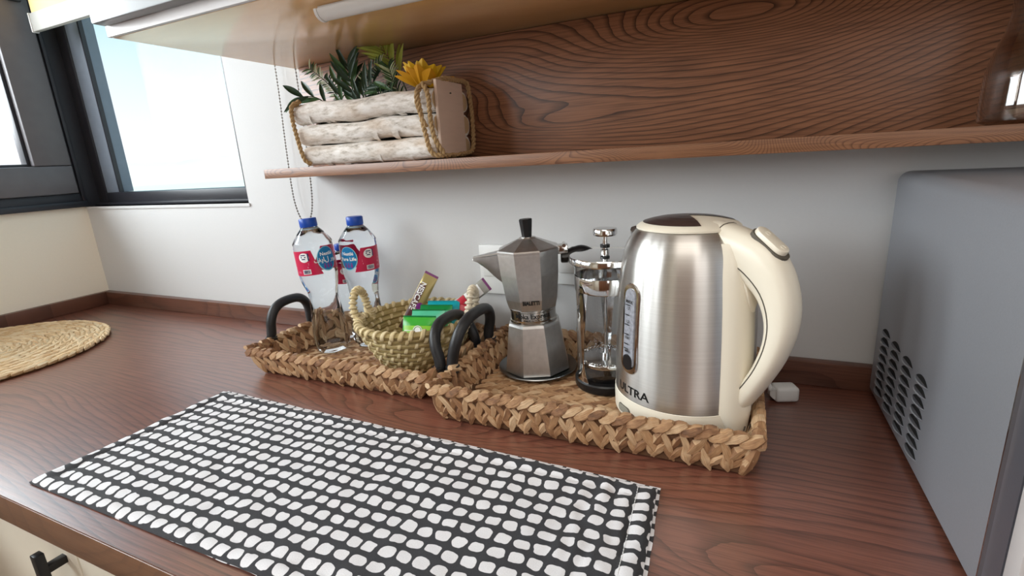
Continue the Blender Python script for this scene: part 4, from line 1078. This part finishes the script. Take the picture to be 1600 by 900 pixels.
def log(y, z, x0, x1, r, seed):
    N_ = 26; rg = []
    for j in range(N_+1):
        u = j/N_; x = x0+(x1-x0)*u
        cy = y+.0018*NZ.noise(V((u*3, seed, 0))); cz = z+.0034*NZ.noise(V((u*3.5, seed, 5)))
        rg.append([(x, cy+r*(1+.15*NZ.noise(V((u*7, cos(a)*1.2, sin(a)*1.2+seed))))*cos(a), cz+r*(1+.15*NZ.noise(V((u*7, cos(a)*1.2, sin(a)*1.2+seed*2))))*sin(a)) for a in [2*pi*q/18 for q in range(18)]])
    lo = obj('log', MB().loft(rg), M_birch, t)
    for x, s_ in ((x0, -1), (x1, 1)):
        obj('cut_end', MB().lathe([(r*.86, 0), (r*.84, .0012), (0, .0014)], 16, True, False).xform(M.Translation((x-.0004*s_, y, z)) @ M.Rotation(R(90*s_), 4, 'Y')), M_cut, lo)
    # curls of peeling bark
    fl = MB(); rr_ = random.Random(seed*13)
    for q in range(8):
        u = rr_.uniform(.05, .95); a = rr_.uniform(-2.9, -.4); x = x0+(x1-x0)*u; L = rr_.uniform(.006, .016); rg = []
        for k in range(5):
            aa = a+.26*k; rad = r*(1.01+.035*k*k/6)
            rg.append([(x-L/2+.001*k, y+rad*cos(aa), z+rad*sin(aa)), (x+L/2-.001*k, y+rad*cos(aa), z+rad*sin(aa)), (x+L/2-.001*k, y+(rad+.0006)*cos(aa), z+(rad+.0006)*sin(aa)), (x-L/2+.001*k, y+(rad+.0006)*cos(aa), z+(rad+.0006)*sin(aa))])
        obj('bark_curl', MB().loft(rg), M_birch, lo)
log(-.045, .0180, -.140, .136, .0172, 1); log(-.046, .0530, -.146, .1365, .0165, 2); log(-.045, .0885, -.150, .136, .0172, 3)
log(.030, .0180, -.140, .138, .0165, 4); log(.030, .0530, -.143, .139, .0165, 5); log(.030, .0885, -.146, .138, .0165, 6)
obj('end_panel', MB().box(.1385, .1435, -.056, .022, .004, .116, .0008), M_ply, t, smooth=False)
obj('end_panel', MB().box(-.132, -.126, -.029, .016, .010, .108, .0008), M_ply, t, smooth=False)
obj('bottom_panel', MB().box(-.126, .126, -.029, .016, .004, .010), M_ply, t, smooth=False)
obj('moss', MB().box(-.125, .125, -.028, .014, .0105, .088, .004), M_soil, t)
def rope(P, r=.0034, tw=260, name='rope'):
    P = catmull(P, 10); L = 0; mb = MB(); A = []; B = []
    prev = None; u_ = None
    for i, p in enumerate(P):
        a = P[max(i-1, 0)]; b_ = P[min(i+1, len(P)-1)]; tg = (b_-a).normalized()
        if u_ is None: u_ = tg.orthogonal().normalized()
        u_ = (u_-tg*u_.dot(tg)).normalized(); v_ = tg.cross(u_)
        if i: L += (p-P[i-1]).length
        th = L*tw*1.6
        A.append(p+(u_*cos(th)+v_*sin(th))*r*.55); B.append(p-(u_*cos(th)+v_*sin(th))*r*.55)
    mb.tube(A, r*.72, 7); mb.tube(B, r*.72, 7)
    return obj(name, mb, M_rope, t)
yo = -.0665
rope([(.118, yo+.008, .108), (.116, yo-.001, .096), (.119, yo-.002, .070), (.124, yo-.002, .040), (.130, yo+.002, .010), (.146, yo+.014, .0045), (.148, .0, .006), (.148, .034, .012), (.147, .043, .040), (.146, .044, .080), (.146, .038, .112), (.146, .026, .1195), (.145, -.005, .1195), (.143, -.035, .1185), (.126, yo+.006, .110)])
rope([(.118, yo+.010, .109), (.128, yo+.001, .107), (.134, yo-.000, .092), (.135, yo-.001, .060), (.139, yo, .030), (.147, yo+.010, .008)])
rope([(.124, yo+.006, .112), (.117, yo-.003, .102), (.114, yo-.003, .084), (.121, yo-.004, .064), (.128, yo-.003, .048)], .0026)
rope([(-.140, yo+.014, .110), (-.147, yo+.003, .102), (-.146, yo-.001, .080), (-.141, yo-.001, .045), (-.136, yo+.002, .014), (-.128, yo+.008, .004)])
rope([(-.140, yo+.016, .111), (-.150, yo+.010, .100), (-.151, yo+.012, .092)], .003)
rope([(-.150, yo+.012, .100), (-.152, 0, .104), (-.149, .038, .108)], .003)

# plants (artificial) : each sprig is a thing, each large leaf a part
M_leafd = pm('leaf_dark', srgb(34, 62, 42), .45, nscale=60, namt=.3)
M_leafm = pm('leaf_mid', srgb(62, 96, 52), .5, nscale=60, namt=.3)
M_leafl = pm('leaf_lime', srgb(172, 186, 84), .5, nscale=60, namt=.25)
M_leafp = pm('leaf_pale', srgb(200, 214, 184), .55, nscale=60, namt=.2)
M_stem = pm('stem_green', srgb(60, 76, 40), .6, nscale=60, namt=.2)
M_pet = pm('petal_yellow', srgb(246, 196, 40), .5, nscale=50, namt=.22)
M_peto = pm('petal_orange', srgb(226, 164, 34), .5, nscale=50, namt=.22)
M_cen = pm('flower_centre', srgb(70, 44, 26), .9, nscale=400, namt=.5, bmp=.8)
def blade(mat, fold=.25, droop=.25, wide=1.0):
    rg = []; k = 7
    for j in range(k):
        u = j/(k-1); w_ = .5*wide*max(.04, sin(pi*(u*.93+.05))**.8); zc = -droop*u*u
        rg.append([(u, -w_, zc+fold*w_), (u, -w_*.5, zc+fold*w_*.4+.012), (u, 0, zc+.02), (u, w_*.5, zc+fold*w_*.4+.012), (u, w_, zc+fold*w_), (u, 0, zc-.02)])
    me = MB().loft(rg).mesh('leaf'); me.materials.append(mat); return me
BL = {}
def bl(mat, **kw):
    key = (mat.name, tuple(kw.items()))
    if key not in BL: BL[key] = blade(mat, **kw)
    return BL[key]
def sprig(name, label, cat, base, tip, sag, leaves, L, W, mats, spread, group=None, tipfrac=.25, rad=.0013, two=True, **kw):
    t_ = thing(name, label, cat, base); b0 = V((0, 0, 0)); t0 = V(tip)-V(base)
    P = catmull([b0, t0*.5+V(sag), t0], 8)
    obj('stem', MB().tube(P, [rad*(1-.6*i/len(P)) for i in range(len(P))], 6), M_stem, t_)
    rr_ = random.Random(hash(label) % 1000 if 0 else len(label)*7+leaves)
    for q in range(leaves):
        f = tipfrac+(1-tipfrac)*(q+.5)/leaves; k = min(len(P)-2, int(f*(len(P)-1))); p = P[k].lerp(P[k+1], f*(len(P)-1)-k)
        tg = (P[k+1]-P[k]).normalized(); sd = tg.cross(V((.25, -1, .2))).normalized(); s_ = 1 if q % 2 else -1
        up = sd.cross(tg)
        d = tg*cos(spread)+sd*s_*sin(spread)+up*rr_.uniform(-.35, .5)
        sc = L*(1-.35*abs(f-.55))*rr_.uniform(.85, 1.15)
        me = bl(mats[rr_.randrange(len(mats))], **kw)
        link('leaf', me, None, t_, p, frame_rot(d, up+V((0, -.5, .3))), (sc, W*rr_.uniform(.85, 1.2), sc*.6))
    return t_
zt = .458
def lp_(x, y=-.062): return (x, y, .446)
SP = 'green sprigs in the birch planter'
sprig('fern_sprig', 'pale tipped fern sprig at the left end of the planter', 'plant', lp_(1.045), (.985, -.075, .524), (.006, 0, .006), 46, .018, .0030, [M_leafm, M_leafp, M_leafp, M_leafd], R(58), tipfrac=.2)
sprig('leafy_sprig', 'broad leaved sprig hanging over the left log end', 'plant', lp_(1.035, -.075), (.975, -.105, .474), (0, 0, .012), 7, .048, .010, [M_leafm, M_leafd], R(35), tipfrac=.1)
sprig('leafy_sprig', 'upright green sprig with narrow leaves right of the fern tip', 'plant', lp_(1.052, -.070), (1.045, -.075, .500), (-.004, 0, 0), 6, .036, .008, [M_leafd, M_leafm], R(24), tipfrac=.15)
sprig('leafy_sprig', 'tall dark green sprig with long leaves in the middle of the planter', 'plant', lp_(1.085, -.072), (1.075, -.078, .520), (-.006, 0, .004), 16, .046, .0095, [M_leafd, M_leafd, M_leafd, M_leafm], R(34), tipfrac=.1)
sprig('leafy_sprig', 'dark sprig with drooping leaves in front of the thin fern', 'plant', lp_(1.090, -.080), (1.130, -.082, .486), (0, 0, .010), 16, .040, .0085, [M_leafd, M_leafd, M_leafm], R(46), tipfrac=.05)
sprig('fern_sprig', 'dark feathery sprig arching right with frosted tips', 'plant', lp_(1.092, -.066), (1.145, -.076, .517), (-.012, 0, .016), 52, .017, .0028, [M_leafd, M_leafm, M_leafp], R(58), tipfrac=.25)
sprig('fern_sprig', 'grey green needle sprig left of the sunflower', 'plant', lp_(1.175, -.064), (1.158, -.078, .508), (-.004, 0, .002), 56, .020, .0022, [M_leafm, M_leafd, M_leafp], R(44), tipfrac=.05)
sprig('fern_sprig', 'low dark needle sprig in front of the moss', 'plant', lp_(1.12, -.082), (1.168, -.086, .470), (0, 0, .008), 40, .018, .0024, [M_leafd, M_leafm], R(50), tipfrac=.05)
sprig('palm_sprig', 'light lime green palm sprig rising highest behind the sunflower', 'plant', lp_(1.185, -.060), (1.133, -.060, .5415), (.004, 0, .008), 14, .050, .0062, [M_leafl], R(36), tipfrac=.35)
# sunflower
t = thing('sunflower', 'yellow artificial sunflower at the right end of the planter', 'flower', (1.222, -.068, .441))
obj('stem', MB().tube(catmull([(0, 0, 0), (-.002, -.004, .012), (-.003, -.006, .026)], 6), .0022, 8), M_stem, t)
fc = V((-.002, -.006, .026)); ax = V((.10, .25, 1)).normalized()
ex_ = ax.cross(V((0, 1, 0))).normalized(); ey_ = ax.cross(ex_)
obj('flower_centre', MB().lathe([(0, -.006), (.010, -.006), (.013, 0), (.010, .005), (0, .007)], 24, False, False).xform(M.Translation(fc) @ V((0, 0, 1)).rotation_difference(ax).to_matrix().to_4x4()), M_cen, t)
for ringi, (np_, tilt_, L_, rr0, mat) in enumerate(((13, 38, .043, .009, M_pet), (12, 58, .036, .007, M_pet), (13, 18, .042, .010, M_peto))):
    for i in range(np_):
        a = 2*pi*(i+.5*ringi)/np_+rnd.uniform(-.08, .08); rd = ex_*cos(a)+ey_*sin(a); tl = R(tilt_+rnd.uniform(-10, 10))
        d = rd*cos(tl)+ax*sin(tl)
        link('petal', bl(mat, fold=.45, droop=-.30, wide=1.0), None, t, fc+rd*rr0, frame_rot(d, ax*cos(tl)-rd*sin(tl)), (L_*rnd.uniform(.9, 1.08), .0235, L_*.5))
for (dx, dy, dz, a) in ((.004, -.010, .014, -70), (-.014, -.008, .012, -150), (.020, -.006, .010, -20), (-.004, -.012, .006, -100)):
    link('leaf', bl(M_leafd, fold=.3, droop=.35), None, t, (dx, dy, dz), frame_rot((cos(R(a)), sin(R(a)), .35), (0, -.3, 1)), (.034, .017, .03))
# glass jar at the right end of the shelf
t = thing('glass_jar', 'smoked glass jar at the right end of the wall shelf', 'jar', (1.984, -.0705, .3548))
jp = [(0, .001), (.046, .001), (.0515, .004), (.0525, .014), (.0520, .050), (.0480, .072), (.0410, .092), (.0380, .112), (.0380, .135)]
obj('body', MB().lathe(resample(jp, .006), 56, False, False), M_smoke, t)
obj('inner_wall', MB().lathe([(r*.94, z+.003) for r, z in resample(jp, .008)], 48, False, False), M_smoke, t)
obj('lid', MB().lathe([(.040, .1355), (.041, .137), (.041, .150), (.038, .153), (0, .154)], 48, True, False), M_chrome, t)

# ================================================================== MICROWAVE
m_x0, m_x1, m_y1, m_ys, m_z0, m_z1 = 1.879, 2.36, -.021, -.3835, .0075, .3065
t = thing('microwave', 'silver grey microwave oven at the right end of the counter', 'microwave', ((m_x0+m_x1)/2, (m_y1+m_ys)/2, 0))
ox, oy = (m_x0+m_x1)/2, (m_y1+m_ys)/2
def rrect(x0, x1, z0, z1, r, n=6):
    out = []
    for cx, cz, a0 in ((x1-r, z1-r, 0), (x0+r, z1-r, 90), (x0+r, z0+.003, 180), (x1-r, z0+.003, 270)):
        rr_ = r if cz > z0+.1 else .003
        cx2 = (x1-rr_) if cx > (x0+x1)/2 else (x0+rr_)
        for i in range(n+1): a = R(a0+90*i/n); out.append((cx2+rr_*cos(a), cz+rr_*sin(a)))
    return out
rr0 = rrect(m_x0-ox, m_x1-ox, m_z0, m_z1, .013)
body = obj('body', MB().loft([[(x, y-oy, z) for x, z in rr0] for y in (m_ys, m_y1)]), M_mw, t)
rr1 = rrect(m_x0-ox+.0015, m_x1-ox-.0015, m_z0+.001, m_z1-.001, .012)
fo = obj('front_frame', MB().loft([[(x, y-oy, z) for x, z in rr1] for y in (m_ys-.0245, m_ys-.001)]), M_mwd, t)
obj('seam_trim', MB().loft([[(x*1.004, y-oy, z+(.001 if z > .2 else 0)) for x, z in rr0] for y in (m_ys-.0018, m_ys-.0002)]), M_chrome, t)
do = obj('door', MB().box(m_x0-ox+.001, .10, m_ys-.044-oy, m_ys-.0255-oy, m_z0+.003, m_z1-.003, .003), M_rail, t)
obj('window', MB().box(-.20, .06, m_ys-.0455-oy, m_ys-.0443-oy, .05, .26, .0005), M_black, do)
obj('control_panel', MB().box(.104, m_x1-ox-.002, m_ys-.044-oy, m_ys-.0255-oy, m_z0+.003, m_z1-.003, .003), M_mwd, t)
for sx_ in (-.2, .2):
    for sy_ in (-.14, .14): obj('foot', MB().lathe([(.012, .0002), (.012, .008)], 16).xform(M.Translation((sx_, sy_, 0))), M_black, t)
def louver_mesh():
    # a pressed hood: flat-bottomed half lens standing out of the panel (-x)
    rg = []; k = 9; hl = .0185
    for j in range(k):
        u = 2*j/(k-1)-1; e = max(0, 1-abs(u)**2.4); d_ = .0046*e+.0001
        rg.append([(.0004, u*hl, -.0050*(.35+.65*e)), (-d_*.6, u*hl, -.0032*(.35+.65*e)), (-d_, u*hl, -.0004), (-d_*.85, u*hl, .0004), (.0004, u*hl, -.0004)])
    me = MB().loft(rg).mesh('louver'); me.materials.append(M_mw); return me
def opening_mesh():  # thin black patch standing in for the shade inside a slot
    k = 9; hl = .0175; vs = []; fs = []
    for j in range(k):
        u = 2*j/(k-1)-1; e = max(.02, 1-abs(u)**2.2); vs += [(-.0004, u*hl, -.0004), (-.0004, u*hl, .0058*e), (.0005, u*hl, .0058*e), (.0005, u*hl, -.0004)]
    mb = MB().loft([vs[4*j:4*j+4] for j in range(k)]); me = mb.mesh('opening'); me.materials.append(M_ventshade); return me
LM, OM = louver_mesh(), opening_mesh()
for ci, yc in enumerate((-.066, -.112, -.160, -.210)):
    for r_ in range(8):
        z = .1045-.0116*r_
        lo = link('louver', LM, None, t, (m_x0-ox, yc-oy, z))
        link('opening', OM, None, lo, (0, 0, 0))
